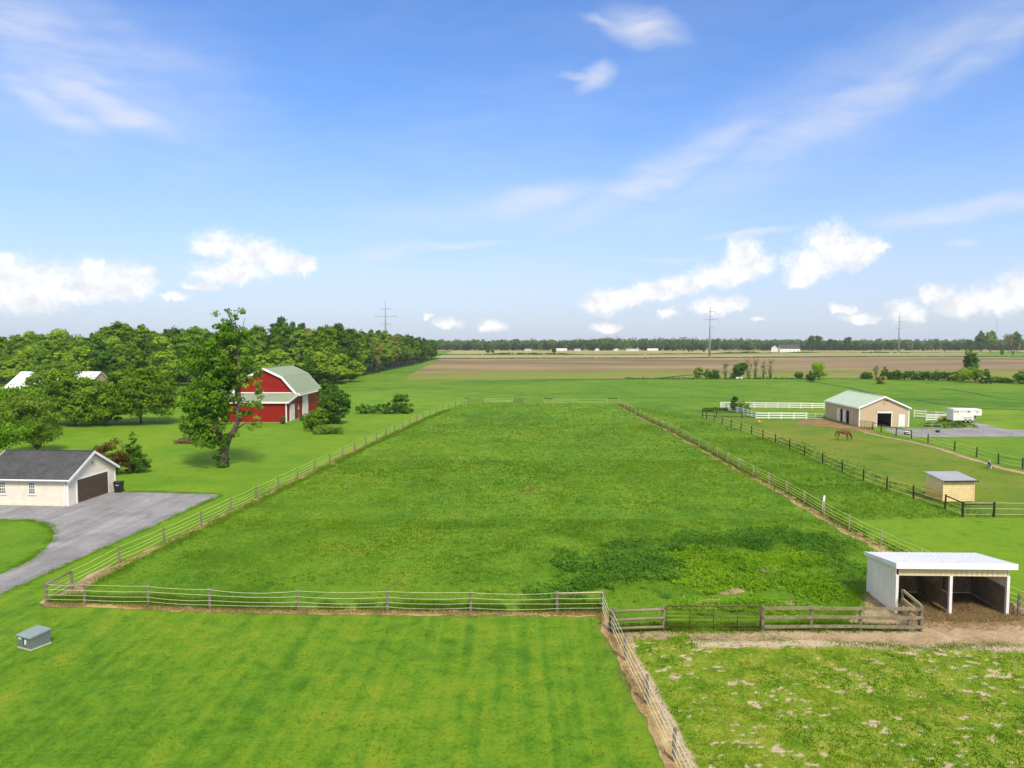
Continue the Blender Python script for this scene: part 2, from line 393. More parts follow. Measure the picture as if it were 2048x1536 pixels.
M['tanY'] = ribbed('tan barn sheet metal side', (0.56, 0.42, 0.27), 0.30, 'Y', 0.55, var=0.08)
M['paleroof'] = ribbed('pale green metal roof', (0.48, 0.56, 0.42), 0.40, 'Y', 0.7, var=0.08)
M['whiteroof'] = ribbed('white metal roof', (0.80, 0.80, 0.80), 0.25, 'X', 0.4, var=0.06)
M['whitewallY'] = ribbed('weathered white sheet wall', (0.86, 0.79, 0.66), 0.28, 'Y', 0.7, var=0.15, stain=(0.34, 0.26, 0.17))
M['creamX'] = ribbed('cream sheet fascia', (0.74, 0.62, 0.38), 0.28, 'X', 0.6, var=0.1)
M['planklining'] = solid('bare board lining', (0.22, 0.165, 0.11), 0.9, 0.35, 2, streak=True)
M['newplank'] = solid('fresh pine board', (0.80, 0.60, 0.31), 0.7, 0.16, 2)
M['newplank_lit'] = solid('orange lit pine board', (0.80, 0.47, 0.14), 0.7, 0.16, 2)  # pine with the orange light on the shed's lower left side painted in
M['greyroof'] = ribbed('grey metal roof', (0.34, 0.345, 0.37), 0.3, 'X', 0.7)
M['trans_grey'] = solid('grey green utility box paint', (0.135, 0.165, 0.155), 0.5, 0.15, 3)
M['trans_lid_skylit'] = solid('skylit grey green box lid paint', (0.22, 0.265, 0.255), 0.5, 0.15, 3)  # box paint made lighter: sky light on the lid is in the colour
M['steel'] = solid('weathered steel pole', (0.26, 0.29, 0.32), 0.6, 0.12, 0.3)
M['horse'] = solid('chestnut coat', (0.135, 0.047, 0.020), 0.65, 0.3, 2, bstr=0.05)
M['horsehair'] = solid('dark chestnut hair', (0.10, 0.040, 0.020), 0.8, 0.3, 8)
M['palehair'] = solid('flaxen hair', (0.50, 0.40, 0.30), 0.8, 0.2, 8)
M['pinkwall'] = solid('pinkish wall', (0.52, 0.36, 0.27), 0.8, 0.1, 1)
M['yellow'] = solid('yellow paint', (0.62, 0.46, 0.03), 0.5, 0.15, 2)
M['orange'] = solid('orange plastic', (0.70, 0.30, 0.03), 0.5, 0.1, 2)
M['concrete'] = solid('pale concrete', (0.48, 0.46, 0.42), 0.9, 0.2, 2)
def shingle_mat():
    m, nt, out = new_mat('charcoal asphalt shingles')
    p = opos(nt)
    br = nt.node('ShaderNodeTexBrick')
    nt.l.new(nt.mapping(p, (0, 0, 0), (0, 0, 0), (1, 1, 1)), br.inputs[0])
    br.inputs['Color1'].default_value = (0.050, 0.050, 0.053, 1); br.inputs['Color2'].default_value = (0.075, 0.074, 0.076, 1)
    br.inputs['Mortar'].default_value = (0.03, 0.03, 0.032, 1)
    br.inputs['Scale'].default_value = 1.0; br.inputs['Brick Width'].default_value = 0.33; br.inputs['Row Height'].default_value = 0.14
    br.inputs['Mortar Size'].default_value = 0.006
    n = nt.noise(p, 0.9, 5, 0.6).outputs[0]
    col = nt.mix(nt.mr(n, 0.35, 0.7, 0, 0.5), br.outputs[0], (0.105, 0.10, 0.098))
    pbr(nt, out, col, 0.9, br.outputs[1], 0.4, 0.01, 0, 0.2)
    return m
M['shingle'] = shingle_mat()

# ---------------------------------------------------------------- mesh helpers
class MB:
    def __init__(s): s.v = []; s.f = []
    def add(s, verts, faces):
        o = len(s.v); s.v += [tuple(x) for x in verts]; s.f += [tuple(i + o for i in f) for f in faces]
    def box(s, x0, x1, y0, y1, z0, z1):
        s.add([(x0, y0, z0), (x1, y0, z0), (x1, y1, z0), (x0, y1, z0), (x0, y0, z1), (x1, y0, z1), (x1, y1, z1), (x0, y1, z1)],
              [(0, 3, 2, 1), (4, 5, 6, 7), (0, 1, 5, 4), (1, 2, 6, 5), (2, 3, 7, 6), (3, 0, 4, 7)])
        return s
    def beam(s, a, b, w, h, up=(0, 0, 1)):
        a = Vector(a); b = Vector(b); d = (b - a).normalized()
        u = Vector(up)
        sd = d.cross(u)
        if sd.length < 1e-4: sd = d.cross(Vector((0, 1, 0)))
        sd.normalize(); u = sd.cross(d)
        vs = []
        for p in (a, b):
            for i, j in ((-1, -1), (1, -1), (1, 1), (-1, 1)):
                vs.append(p + sd * (w / 2 * i) + u * (h / 2 * j))
        s.add(vs, [(0, 1, 2, 3), (7, 6, 5, 4), (0, 4, 5, 1), (1, 5, 6, 2), (2, 6, 7, 3), (3, 7, 4, 0)])
        return s
    def tube(s, pts, rad, n=6, cap=True):
        pts = [Vector(p) for p in pts]
        if not hasattr(rad, '__len__'): rad = [rad] * len(pts)
        o = len(s.v); ref = None
        for i, p in enumerate(pts):
            d = (pts[min(i + 1, len(pts) - 1)] - pts[max(i - 1, 0)]).normalized()
            if ref is None:
                ref = d.cross(Vector((0, 0, 1)))
                if ref.length < 1e-3: ref = Vector((1, 0, 0))
            sd = (ref - d * ref.dot(d)).normalized(); ref = sd
            u = d.cross(sd)
            for k in range(n):
                t = 2 * math.pi * k / n
                s.v.append(tuple(p + (sd * math.cos(t) + u * math.sin(t)) * rad[i]))
        for i in range(len(pts) - 1):
            for k in range(n):
                a = o + i * n + k; b = o + i * n + (k + 1) % n
                s.f.append((a, b, b + n, a + n))
        if cap:
            s.f.append(tuple(o + k for k in reversed(range(n))))
            e = o + (len(pts) - 1) * n
            s.f.append(tuple(e + k for k in range(n)))
        return s
    def prism(s, prof, y0, y1):
        """profile in x,z extruded along y"""
        n = len(prof)
        s.add([(x, y0, z) for x, z in prof] + [(x, y1, z) for x, z in prof],
              [tuple(range(n)), tuple(reversed(range(n, 2 * n)))] + [((i + 1) % n, i, i + n, (i + 1) % n + n) for i in range(n)])
        return s
    def prismx(s, prof, x0, x1):
        """profile in y,z extruded along x"""
        n = len(prof)
        s.add([(x0, y, z) for y, z in prof] + [(x1, y, z) for y, z in prof],
              [tuple(reversed(range(n))), tuple(range(n, 2 * n))] + [(i, (i + 1) % n, (i + 1) % n + n, i + n) for i in range(n)])
        return s
    def obj(s, name, mat, parent=None, smooth=False, **tags):
        me = bpy.data.meshes.new(name)
        me.from_pydata(s.v, [], s.f)
        if mat: me.materials.append(mat)
        if smooth: me.polygons.foreach_set('use_smooth', [True] * len(me.polygons))
        return link(name, me, parent, **tags)
def link(name, data, parent=None, loc=None, **tags):
    o = bpy.data.objects.new(name, data)
    COL.objects.link(o)
    if parent is not None: o.parent = parent
    if loc is not None: o.location = loc
    for k, v in tags.items():
        if v is not None: o[k] = v
    return o
def thing(name, label, cat, loc, rz=0.0, group=None, scale=None):
    e = link(name, None, None, loc, label=label, category=cat, group=group)
    e.rotation_euler = (0, 0, rz); e.empty_display_size = 0.3
    if scale: e.scale = scale if hasattr(scale, '__len__') else (scale,) * 3
    return e
def copy_thing(src, loc, rz=0.0, scale=None, label=None, group=None):
    r = src.copy(); COL.objects.link(r)
    r.location = loc; r.rotation_euler = (0, 0, rz)
    if scale: r.scale = scale if hasattr(scale, '__len__') else (scale,) * 3
    if label: r['label'] = label
    if group: r['group'] = group
    for ch in src.children:
        c = ch.copy(); COL.objects.link(c); c.parent = r
        for g in ch.children:
            d = g.copy(); COL.objects.link(d); d.parent = c
    return r
def sheet(name, poly, z, mat, ragged=0.0, step=1.0, seed=1, kind='structure', label=None):
    """flat ground sheet with a ragged outline"""
    rng = random.Random(seed)
    pts = []
    n = len(poly)
    for i in range(n):
        a = Vector(poly[i]); b = Vector(poly[(i + 1) % n])
        k = max(1, int((b - a).length / step)) if ragged else 1
        for j in range(k):
            pts.append(a.lerp(b, j / k))
    if ragged:
        m = len(pts); walk = [0.0] * m; w = 0.0
        for i in range(m):
            w = w * 0.75 + rng.uniform(-1, 1) * 0.5
            walk[i] = w + rng.uniform(-.35, .35)
        q = []
        for i in range(m):
            d = (pts[(i + 1) % m] - pts[i - 1])
            nrm = Vector((-d.y, d.x)).normalized() if d.length > 1e-6 else Vector((0, 0))
            q.append(pts[i] + nrm * walk[i] * ragged)
        pts = q
    vs = [(p.x, p.y, 0) for p in pts]
    tris = tessellate_polygon([[Vector(v) for v in vs]])
    fs = []
    for t in tris:
        a, b, c = (Vector(vs[i]) for i in t)
        fs.append(t if (b - a).cross(c - a).z > 0 else (t[0], t[2], t[1]))
    me = bpy.data.meshes.new(name); me.from_pydata(vs, [], fs); me.materials.append(mat)
    o = link(name, me, None, (0, 0, z), kind=kind)
    if label: o['label'] = label
    return o
def GP(*pp): return [G(*p) for p in pp]

# numpy value noise for scatter masks
def vnoise(x, y, scale, seed=0, octaves=4):
    out = np.zeros_like(x); amp = 1.0; tot = 0.0
    for o in range(octaves):
        u = x * scale; v = y * scale
        iu = np.floor(u).astype(np.int64); iv = np.floor(v).astype(np.int64)
        fu = u - iu; fv = v - iv
        fu = fu * fu * (3 - 2 * fu); fv = fv * fv * (3 - 2 * fv)
        def h(a, b):
            k = (a * 374761393 + b * 668265263 + (seed + o) * 974634773) & 0x7fffffff
            k = ((k ^ (k >> 13)) * 1274126177) & 0x7fffffff
            return ((k ^ (k >> 16)) & 0xffff) / 65535.0
        out += amp * ((h(iu, iv) * (1 - fu) + h(iu + 1, iv) * fu) * (1 - fv) + (h(iu, iv + 1) * (1 - fu) + h(iu + 1, iv + 1) * fu) * fv)
        tot += amp; amp *= 0.55; scale *= 2.03
    return out / tot
def inpoly(x, y, poly):
    ins = np.zeros(len(x), bool); n = len(poly)
    for i in range(n):
        x1, y1 = poly[i]; x2, y2 = poly[(i + 1) % n]
        if y1 == y2: continue
        c = ((y1 > y) != (y2 > y)) & (x < (x2 - x1) * (y - y1) / (y2 - y1) + x1)
        ins ^= c
    return ins
def np_mesh(name, verts, nper, shade, mat):
    """verts (N*nper,3): N separate polygons of nper corners"""
    nv = len(verts); nf = nv // nper
    me = bpy.data.meshes.new(name)
    me.vertices.add(nv); me.vertices.foreach_set('co', np.ascontiguousarray(verts, dtype=np.float32).ravel())
    me.loops.add(nv); me.loops.foreach_set('vertex_index', np.arange(nv, dtype=np.int32))
    me.polygons.add(nf); me.polygons.foreach_set('loop_start', np.arange(0, nv, nper, dtype=np.int32))
    at = me.attributes.new('shade', 'FLOAT', 'POINT')
    at.data.foreach_set('value', np.repeat(np.clip(shade, 0, 1), nper).astype(np.float32))
    me.materials.append(mat)
    me.update(calc_edges=True)
    return me
def unit(v): return v / np.maximum(np.linalg.norm(v, axis=1, keepdims=True), 1e-6)
def leaves(rng, c, nrm, size, shade, name, mat, aspect=0.62):
    n = len(c)
    nrm = unit(nrm)
    t = unit(np.cross(nrm, unit(rng.normal(size=(n, 3)))))
    b = np.cross(nrm, t)
    s = size[:, None]
    q = np.stack([c - t * s, c + b * s * aspect, c + t * s, c - b * s * aspect], 1).reshape(-1, 3)
    return np_mesh(name, q, 4, shade, mat)
def crown_mesh(seed, blobs, nclump, rc, per, leaf, mat, name='crown', fill=0.35, up=0.35, droop=0.85):
    """blobs: (x,y,z,rx,ry,rz[,weight]).  Foliage in clumps spread through the blobs' volume"""
    rng = np.random.default_rng(seed)
    wts = np.array([b[3] * b[4] * b[5] * (b[6] if len(b) > 6 else 1.0) for b in blobs]); wts = wts ** 0.75; wts /= wts.sum()
    pick = rng.choice(len(blobs), nclump, p=wts)
    B = np.array([b[:6] for b in blobs])[pick]
    d = unit(rng.normal(size=(nclump, 3)))
    r = (fill + (1 - fill) * rng.random(nclump)) ** 0.6
    r *= rng.uniform(0.88, 1.08, nclump)
    cc = B[:, :3] + d * r[:, None] * B[:, 3:]
    cc[:, 2] = np.maximum(cc[:, 2], rc * 0.5)
    cs = rc * rng.uniform(0.55, 1.35, nclump)
    cshade = rng.normal(0.5, 0.20, nclump)
    n = nclump * per
    idx = np.repeat(np.arange(nclump), per)
    ld = unit(rng.normal(size=(n, 3)) * np.array([1, 1, droop]))
    lr = cs[idx] * rng.uniform(0.35, 1.05, n)
    pos = cc[idx] + ld * lr[:, None] * np.array([1, 1, 0.72])
    pos[:, 2] = np.maximum(pos[:, 2], 0.03)
    nrm = ld * 0.8 + d[idx] * 0.45 + np.array([0, 0, up]) + rng.normal(size=(n, 3)) * 0.42
    size = leaf * rng.uniform(0.6, 1.4, n)
    return leaves(rng, pos, nrm, size, cshade[idx] + rng.normal(0, 0.13, n), name, mat), cc
def trunk_mb(stems, n=7):
    mb = MB()
    for pts, r0, r1 in stems:
        k = len(pts)
        mb.tube(pts, [r0 + (r1 - r0) * (i / (k - 1)) ** 0.8 for i in range(k)], n)
    return mb
def limbs(seed, base, targets, r0, r1, sag=0.15):
    rng = random.Random(seed); st = []
    for t in targets:
        a = Vector(base); b = Vector(t)
        m = a.lerp(b, 0.5) + Vector((rng.uniform(-.12, .12), rng.uniform(-.12, .12), sag)) * (b - a).length
        st.append(([a, a.lerp(m, 0.5) + Vector((0, 0, 0.02)), m, b], r0, r1))
    return st
def simple_tree(name, label, cat, loc, h, w, mat, bark, seed, group=None, trunk=0.25, nclump=70, per=34, leaf=0.22, lobes=None, rc=None, rz=0.0):
    """broadleaf tree: trunk with limbs, crown of leaf clumps"""
    rng = random.Random(seed)
    e = thing(name, label, cat, loc, rz, group)
    z0 = h * trunk; cr = (h - z0) / 2; cz = z0 + cr
    if lobes is None:
        lobes = [(0, 0, cz, w * .62, w * .62, cr * .92)]
        for k in range(7):
            a = rng.uniform(0, 6.28); t = rng.uniform(-.6, .75)
            rr = w * 0.52 * math.sqrt(1 - min(.9, abs(t)) ** 2)
            lobes.append((math.cos(a) * rr, math.sin(a) * rr, cz + t * cr, w * rng.uniform(.28, .46), w * rng.uniform(.28, .46), cr * rng.uniform(.25, .42)))
    rc = rc or w * 0.20
    me, cc = crown_mesh(seed, lobes, nclump, rc, per, leaf, mat)
    tg = [tuple(cc[i]) for i in range(0, len(cc), max(1, len(cc) // 12))]
    r0 = max(0.07, h * 0.02)
    st = [([(0, 0, -0.05), (rng.uniform(-.1, .1), rng.uniform(-.1, .1), z0 * 0.6), (rng.uniform(-.2, .2), rng.uniform(-.2, .2), cz), (0, 0, h * 0.88)], r0 * 1.15, r0 * 0.15)]
    st += limbs(seed, (0, 0, z0 * 0.9), tg, r0 * 0.5, r0 * 0.08)
    trunk_mb(st).obj('trunk', bark, e, True)
    link('crown', me, e)
    return e
def bush(name, label, cat, loc, lobes, mat, seed, nclump=40, per=30, leaf=0.14, rc=0.45, group=None, bark=None, fill=0.3):
    e = thing(name, label, cat, loc, 0, group)
    me, cc = crown_mesh(seed, lobes, nclump, rc, per, leaf, mat, 'foliage', fill)
    link('foliage', me, e)
    st = limbs(seed, (0, 0, -0.02), [tuple(cc[i]) for i in range(0, len(cc), max(1, len(cc) // 8))], 0.07, 0.02, 0.05)
    trunk_mb(st, 5).obj('stem', bark or M['bark'], e, True)
    return e
def blades(name, xy, h, w, shade, mat, seed, nb=4, lean=0.45, spread=0.06, label=None):
    """tufts of grass: nb narrow triangles each"""
    rng = np.random.default_rng(seed); n = len(xy)
    idx = np.repeat(np.arange(n), nb); m = n * nb
    a = rng.uniform(0, 2 * np.pi, m)
    base = np.zeros((m, 3)); base[:, :2] = xy[idx] + rng.normal(size=(m, 2)) * spread
    hh = h[idx] * rng.uniform(0.55, 1.2, m); ww = w[idx] * rng.uniform(0.6, 1.3, m)
    sd = np.stack([np.cos(a), np.sin(a), np.zeros(m)], 1)
    la = rng.uniform(0, 2 * np.pi, m); ll = hh * lean * rng.uniform(0.2, 1.6, m)
    tip = base + np.stack([np.cos(la) * ll, np.sin(la) * ll, hh], 1)
    v = np.stack([base - sd * ww[:, None], base + sd * ww[:, None], tip], 1).reshape(-1, 3)
    me = np_mesh(name, v, 3, shade[idx] + rng.normal(0, 0.12, m), mat)
    return link(name, me, None, kind='stuff', label=label)
def scatter(rng, poly, bands):
    """random points in a polygon, thinner with distance. bands: (y0,y1,per m2)"""
    xs = [p[0] for p in poly]; out = []
    for y0, y1, dens in bands:
        a = max(y0, min(p[1] for p in poly)); b = min(y1, max(p[1] for p in poly))
        if b <= a: continue
        x0 = max(min(xs), -0.76 * b - 4); x1 = min(max(xs), 0.76 * b + 4)
        n = int((x1 - x0) * (b - a) * dens)
        x = rng.uniform(x0, x1, n); y = rng.uniform(a, b, n)
        k = inpoly(x, y, poly)
        out.append(np.stack([x[k], y[k]], 1))
    return np.concatenate(out)

# ================================================================ THE SETTING
def ground_sheet():
    mb = MB()
    xs = [-9000, -1500, -400, -100, 0, 100, 400, 1500, 9000]; ys = [-400, 0, 60, 140, 300, 700, 1600, 4000, 12000]
    for y in ys:
        for x in xs: mb.v.append((x, y, 0))
    nx = len(xs)
    for j in range(len(ys) - 1):
        for i in range(nx - 1):
            a = j * nx + i
            mb.f.append((a, a + 1, a + nx + 1, a + nx))
    return mb.obj('ground', M['ground'], None, kind='structure')
ground_sheet()

LF = GP((94, 1206), (144, 1180), (250, 1122), (332, 1085), (404, 1051), (462, 1022), (597, 956), (661, 925), (713, 899), (756, 879), (821, 849), (847, 837), (890, 820), (935, 806))
RF = GP((1236, 808), (1290, 838), (1345, 863), (1430, 910), (1478, 938), (1577, 989), (1615, 1012), (1646, 1031), (1700, 1061), (1764, 1094)) + [(27.3, 47.8), (27.6, 43.2), (28.4, 38.6), (29.2, 34.0)]
FRONT = GP((94, 1206), (170, 1208), (298, 1211), (420, 1218), (598, 1221), (775, 1222), (941, 1224), (1114, 1225), (1206, 1224))
CF = GP((1206, 1223), (1219, 1262), (1228, 1268), (1251, 1321), (1294, 1408), (1348, 1523)) + [(5.95, 21.6), (6.15, 18.0)]
WOOD = GP((1228, 1267), (1326, 1262), (1525, 1263), (1622, 1262), (1720, 1263), (1818, 1264), (1842, 1264))
paddock_poly = LF + RF[:12] + [(22.5, 37.4)] + list(reversed(WOOD)) + list(reversed(FRONT[1:]))
sheet('paddock', paddock_poly, 0.008, M['paddock'])
front_lawn = [(-70, 3), (6.3, 3)] + list(reversed(CF)) + list(reversed(FRONT)) + [LF[1], LF[2], LF[3], LF[4], LF[5], (-60, 63), (-70, 40)]
sheet('lawn', [(-70, 3), (6.2, 3)] + list(reversed(CF)) + list(reversed(FRONT)) + [(-27.6, 43), (-70, 43)], 0.006, M['lawn'], 0.10, 0.8, 3)
sheet('garden_lawn', [(-27.6, 43.004)] + LF[2:] + [(-14, 195), (-40, 205), (-75, 190), (-180, 215), (-190, 43.004)], 0.005, M['lawn2'], 0.2, 2.0, 4)
# fenced horse ground on the right and mown strips
BF = GP((1405, 834), (1413, 839), (1428, 844), (1444, 849), (1462, 854.5), (1481.6, 861), (1503, 868), (1526, 876), (1551, 886), (1579, 898), (1609, 911), (1645, 927.5), (1684, 945), (1726.5, 962), (1773.5, 979.5), (1827, 998), (1890, 1018), (1925, 1034))
RB = GP((1745.5, 859.5), (1762, 864), (1792, 871.5), (1823, 877.5), (1856, 885.5), (1909, 901.5), (1952.6, 914.5), (1996.6, 928), (2045, 938), (2100, 953), (2160, 972))
PEN = GP((1925, 1034), (1987, 1034), (2060, 1035), (2140, 1036), (2230, 1036))
sheet('horse_paddock', BF + PEN[1:] + list(reversed(RB)) + GP((1718, 853), (1648, 838), (1610, 839)), 0.009, M['worn'], 0.15, 1.5, 5)
sheet('mown_strip', GP((1590, 1005), (1690, 1042), (1925, 1036), (2300, 1037), (2300, 1240)) + [RF[11], RF[10], RF[9], RF[8]], 0.007, M['lime'], 0.25, 1.2, 6)
sheet('hay_meadow', GP((1962, 820), (2040, 819), (2400, 824), (2400, 833), (2048, 829), (1960, 829)), 0.012, M['lime'], 0.5, 3, 7)
sheet('hay_meadow', GP((1955, 842), (2030, 840), (2400, 838), (2400, 856), (2048, 861), (2005, 858), (1965, 848)), 0.012, M['lime'], 0.3, 2, 8)
# right foreground: grazed-down lot with bare sandy spots, built on a grid so turf and bare spots are real
LOT = [(6.35, 10)] + [(p[0] + .25, p[1]) for p in reversed(CF[2:])] + [(6.2, 36.6), (45, 36.6), (45, 10)]
def lot_green(x, y):
    q = 0.55 * vnoise(x * 0.8 + y * 0.4, y * 1.5 - x * 0.35, 2.6, 11, 3) + 0.22 * vnoise(x, y, 0.5, 12, 3) + 0.23 * vnoise(x * .8 + y * .3, y * 1.4, 6.0, 13, 2)
    edge = np.clip((34.4 + 1.0 * (vnoise(x, y, 0.8, 14, 3) - .5) + np.where(x < 9, 1.3, 0) - np.clip((x - 12) * 0.05, 0, 0.8) + 0.8 - y) / 0.9, 0, 1)
    strip = np.clip((x - np.interp(y, [c[1] for c in reversed(CF)], [c[0] for c in reversed(CF)]) - 0.35 - 0.5 * vnoise(x, y, 1.0, 15, 3)) / 0.3, 0, 1)
    right = np.clip((x - 15) * 0.006, 0, 0.05)
    return np.clip((q - 0.322 - right) / 0.11, 0, 1) * edge * strip
def lot_sheet():
    step = 0.14
    xs = np.arange(5.6, 31.0, step); ys = np.arange(22.0, 36.7, step)
    X, Y = np.meshgrid(xs, ys)
    g = lot_green(X.ravel(), Y.ravel())
    z = 0.006 + 0.010 * vnoise(X.ravel(), Y.ravel(), 1.7, 21, 4) + 0.02 * g
    v = np.stack([X.ravel(), Y.ravel(), z], 1)
    nx = len(xs); ny = len(ys)
    a = (np.arange(ny - 1)[:, None] * nx + np.arange(nx - 1)[None]).ravel()
    xm = X.ravel()[a]; ym = Y.ravel()[a]
    cfx = np.interp(ym, [c[1] for c in reversed(CF)], [c[0] for c in reversed(CF)])
    a = a[xm > cfx - 0.05]
    f = np.stack([a, a + 1, a + nx + 1, a + nx], 1)
    me = bpy.data.meshes.new('grazed_lot')
    me.vertices.add(len(v)); me.vertices.foreach_set('co', v.astype(np.float32).ravel())
    me.loops.add(f.size); me.loops.foreach_set('vertex_index', f.astype(np.int32).ravel())
    me.polygons.add(len(f)); me.polygons.foreach_set('loop_start', np.arange(0, f.size, 4, dtype=np.int32))
    at = me.attributes.new('green', 'FLOAT', 'POINT'); at.data.foreach_set('value', g.astype(np.float32))
    me.update(calc_edges=True)
    m, nt, out = new_mat('sandy lot')
    p = wpos(nt)
    t = nt.node('ShaderNodeAttribute'); t.attribute_name = 'green'
    n = nt.noise(p, 6, 5, 0.7).outputs[0]; n2 = nt.noise(p, 0.8, 5, 0.6).outputs[0]
    turf = nt.ramp(nt.m('ADD', nt.m('MULTIPLY', n, .5), nt.m('MULTIPLY', n2, .5)), [(0.38, (0.065, 0.135, 0.006)), (0.47, (0.12, 0.205, 0.010)), (0.55, (0.20, 0.245, 0.022)), (0.66, (0.31, 0.29, 0.06))])
    sand = nt.ramp(n, [(0.3, (0.29, 0.21, 0.125)), (0.5, (0.43, 0.335, 0.215)), (0.7, (0.56, 0.46, 0.33))])
    mk = nt.mr(nt.m('ADD', t.outputs['Fac'], nt.m('MULTIPLY', nt.m('SUBTRACT', n, .5), 1.3)), 0.15, 0.7)
    pbr(nt, out, nt.mix(mk, sand, turf), 0.95, n, 0.6, 0.04, 0, 0.1)
    me.materials.append(m)
    return link('grazed_lot', me, None, kind='structure')
lot_sheet()
# driveways
sheet('driveway', GP((-220, 1012), (141, 1011), (158, 1004), (222, 983), (250, 983.5), (340, 985), (425, 987.5), (440, 991), (390, 1014), (330, 1041), (220, 1090), (100, 1145), (0, 1189), (-120, 1245),
                     (-120, 1205), (0, 1150), (50, 1125), (82, 1104), (100, 1086), (107, 1071), (104, 1058), (88, 1047), (60, 1041), (0, 1039), (-220, 1038)), 0.016, M['drive'], 0.14, 0.35, 9)
sheet('gravel_yard', GP((1765, 857), (1830, 857.5), (1900, 858), (1930, 856), (1952, 851), (1938, 845.5), (1955, 844.5), (1985, 852), (2010, 858), (2060, 861.5), (2300, 868), (2300, 879), (2048, 873), (1900, 874), (1830, 874), (1790, 868)), 0.016, M['drive'], 0.25, 1.2, 10)
# bare ground
def strip(name, line, w, z, mat, seed, off=0.0):
    L = []; Rr = []
    n = len(line)
    for i in range(n):
        a = Vector(line[max(0, i - 1)]); b = Vector(line[min(n - 1, i + 1)])
        d = (b - a).normalized(); nm = Vector((-d.y, d.x)); p = Vector(line[i])
        L.append(tuple(p + nm * (off + w / 2))); Rr.append(tuple(p + nm * (off - w / 2)))
    return sheet(name, L + list(reversed(Rr)), z, mat, w * 0.30, 0.35 if w < 1.4 else 0.7, seed)
strip('bare_strip', FRONT, 0.72, 0.018, M['strip'], 21, -0.22)
strip('bare_strip', CF, 0.70, 0.022, M['strip'], 22, 0.0)
strip('bare_strip', LF[:-2], 0.75, 0.019, M['strip'], 23, -0.25)
strip('bare_strip', RF[:-2], 0.95, 0.019, M['strip'], 24, -0.30)
strip('bare_path', GP((1640, 848), (1715, 861), (1770, 874), (1825, 884), (1880, 898), (1940, 917), (2000, 935), (2100, 960)), 0.85, 0.020, M['dirt'], 25, 0.0)
sheet('bare_corner', GP((78, 1206), (94, 1196), (140, 1178), (180, 1150), (205, 1137), (228, 1130), (215, 1142), (190, 1165), (168, 1180), (160, 1200), (180, 1209), (130, 1214), (90, 1212)), 0.022, M['dirt'], 0.12, 0.4, 26)
sheet('bare_yard', GP((1240, 1268), (1330, 1265), (1530, 1263), (1700, 1240), (1720, 1205), (1700, 1190), (1722, 1184), (1790, 1200), (2012, 1200), (2040, 1215), (2200, 1235), (2200, 1300), (2048, 1288), (1840, 1292), (1700, 1284), (1560, 1278), (1400, 1280), (1300, 1282), (1255, 1286)), 0.024, M['dirt'], 0.22, 0.35, 27)
sheet('manured_ground', GP((1792, 1226), (1830, 1238), (1900, 1242), (1990, 1244), (2040, 1240), (2030, 1225), (2016, 1190), (1960, 1178), (1760, 1178), (1770, 1210)), 0.030, M['darkdirt'], 0.2, 0.3, 28)
sheet('barn_soil', GP((1588, 848), (1600, 842), (1648, 838.5), (1690, 847.5), (1722, 855), (1760, 866), (1720, 863), (1660, 854), (1620, 851)), 0.024, M['barnyard'], 0.25, 0.9, 29)
# distant farmland
def far_line(*pp): return GP(*pp)
sheet('plough_field', GP((800, 761.5), (835, 742), (880, 717.5), (1300, 717), (1700, 714), (1990, 714.5), (2500, 720), (2500, 768), (2048, 764), (1700, 757), (1312, 757.5), (1000, 760)), 0.05, M['plough'], 1.5, 10, 30)
sheet('stubble_field', GP((868, 716.6), (905, 702), (-2500, 699), (-2500, 696.5), (4600, 696.5), (4600, 705), (1965, 706), (1940, 713.2), (1700, 713), (1300, 716.2)), 0.04, M['stubble'], 1.0, 30, 31)
sheet('green_field', GP((1962, 706.5), (2700, 707), (2700, 716), (2040, 716), (1950, 713.6)), 0.06, M['lime'], 1.0, 15, 32)
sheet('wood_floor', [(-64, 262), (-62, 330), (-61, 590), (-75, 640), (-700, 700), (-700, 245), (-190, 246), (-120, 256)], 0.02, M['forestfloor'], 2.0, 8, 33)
for i, (ya, yb, w) in enumerate(((716.8, 713.4, 6), (709.5, 709.2, 6))):        # grassy field margins
    strip('field_margin', GP((872, ya + .5), (1300, ya), (1700, yb), (2100, yb)), w, 0.08, M['hedgegrass'], 40 + i)
strip('field_margin', GP((1060, 760), (1312, 758), (1545, 757.5), (1740, 758), (2048, 765), (2300, 771)), 2.2, 0.08, M['hedgegrass'], 44)

# ---- turf as real blades where the camera is close enough to see it
rng = np.random.default_rng(5)
pts = scatter(rng, paddock_poly, [(36, 60, 34), (60, 90, 13), (90, 130, 5), (130, 175, 2.2)])
x, y = pts[:, 0], pts[:, 1]
weedmask = np.clip(1.25 - np.hypot((x - 13.5) / 9.5, (y - 42.8) / 5.5), 0, 1)
big = vnoise(x, y, 0.06, 31, 4); midn = vnoise(x, y, 0.5, 32, 3)
lod = np.clip(y / 55, 0.8, 3.0)
keep = vnoise(x, y, 0.25, 33, 3) > 0.05
pts, big, midn, lod = pts[keep], big[keep], midn[keep], lod[keep]
blades('paddock_grass', pts, (0.05 + 0.20 * midn ** 2) * np.minimum(lod, 1.5), 0.020 * lod, 0.46 + 1.3 * (big - .5) + 0.9 * (midn - .5) + 0.18 * rng.normal(size=len(pts)), M['lf_grass'], 6, 4, 0.5, 0.10, 'knee high green grass filling the long paddock')
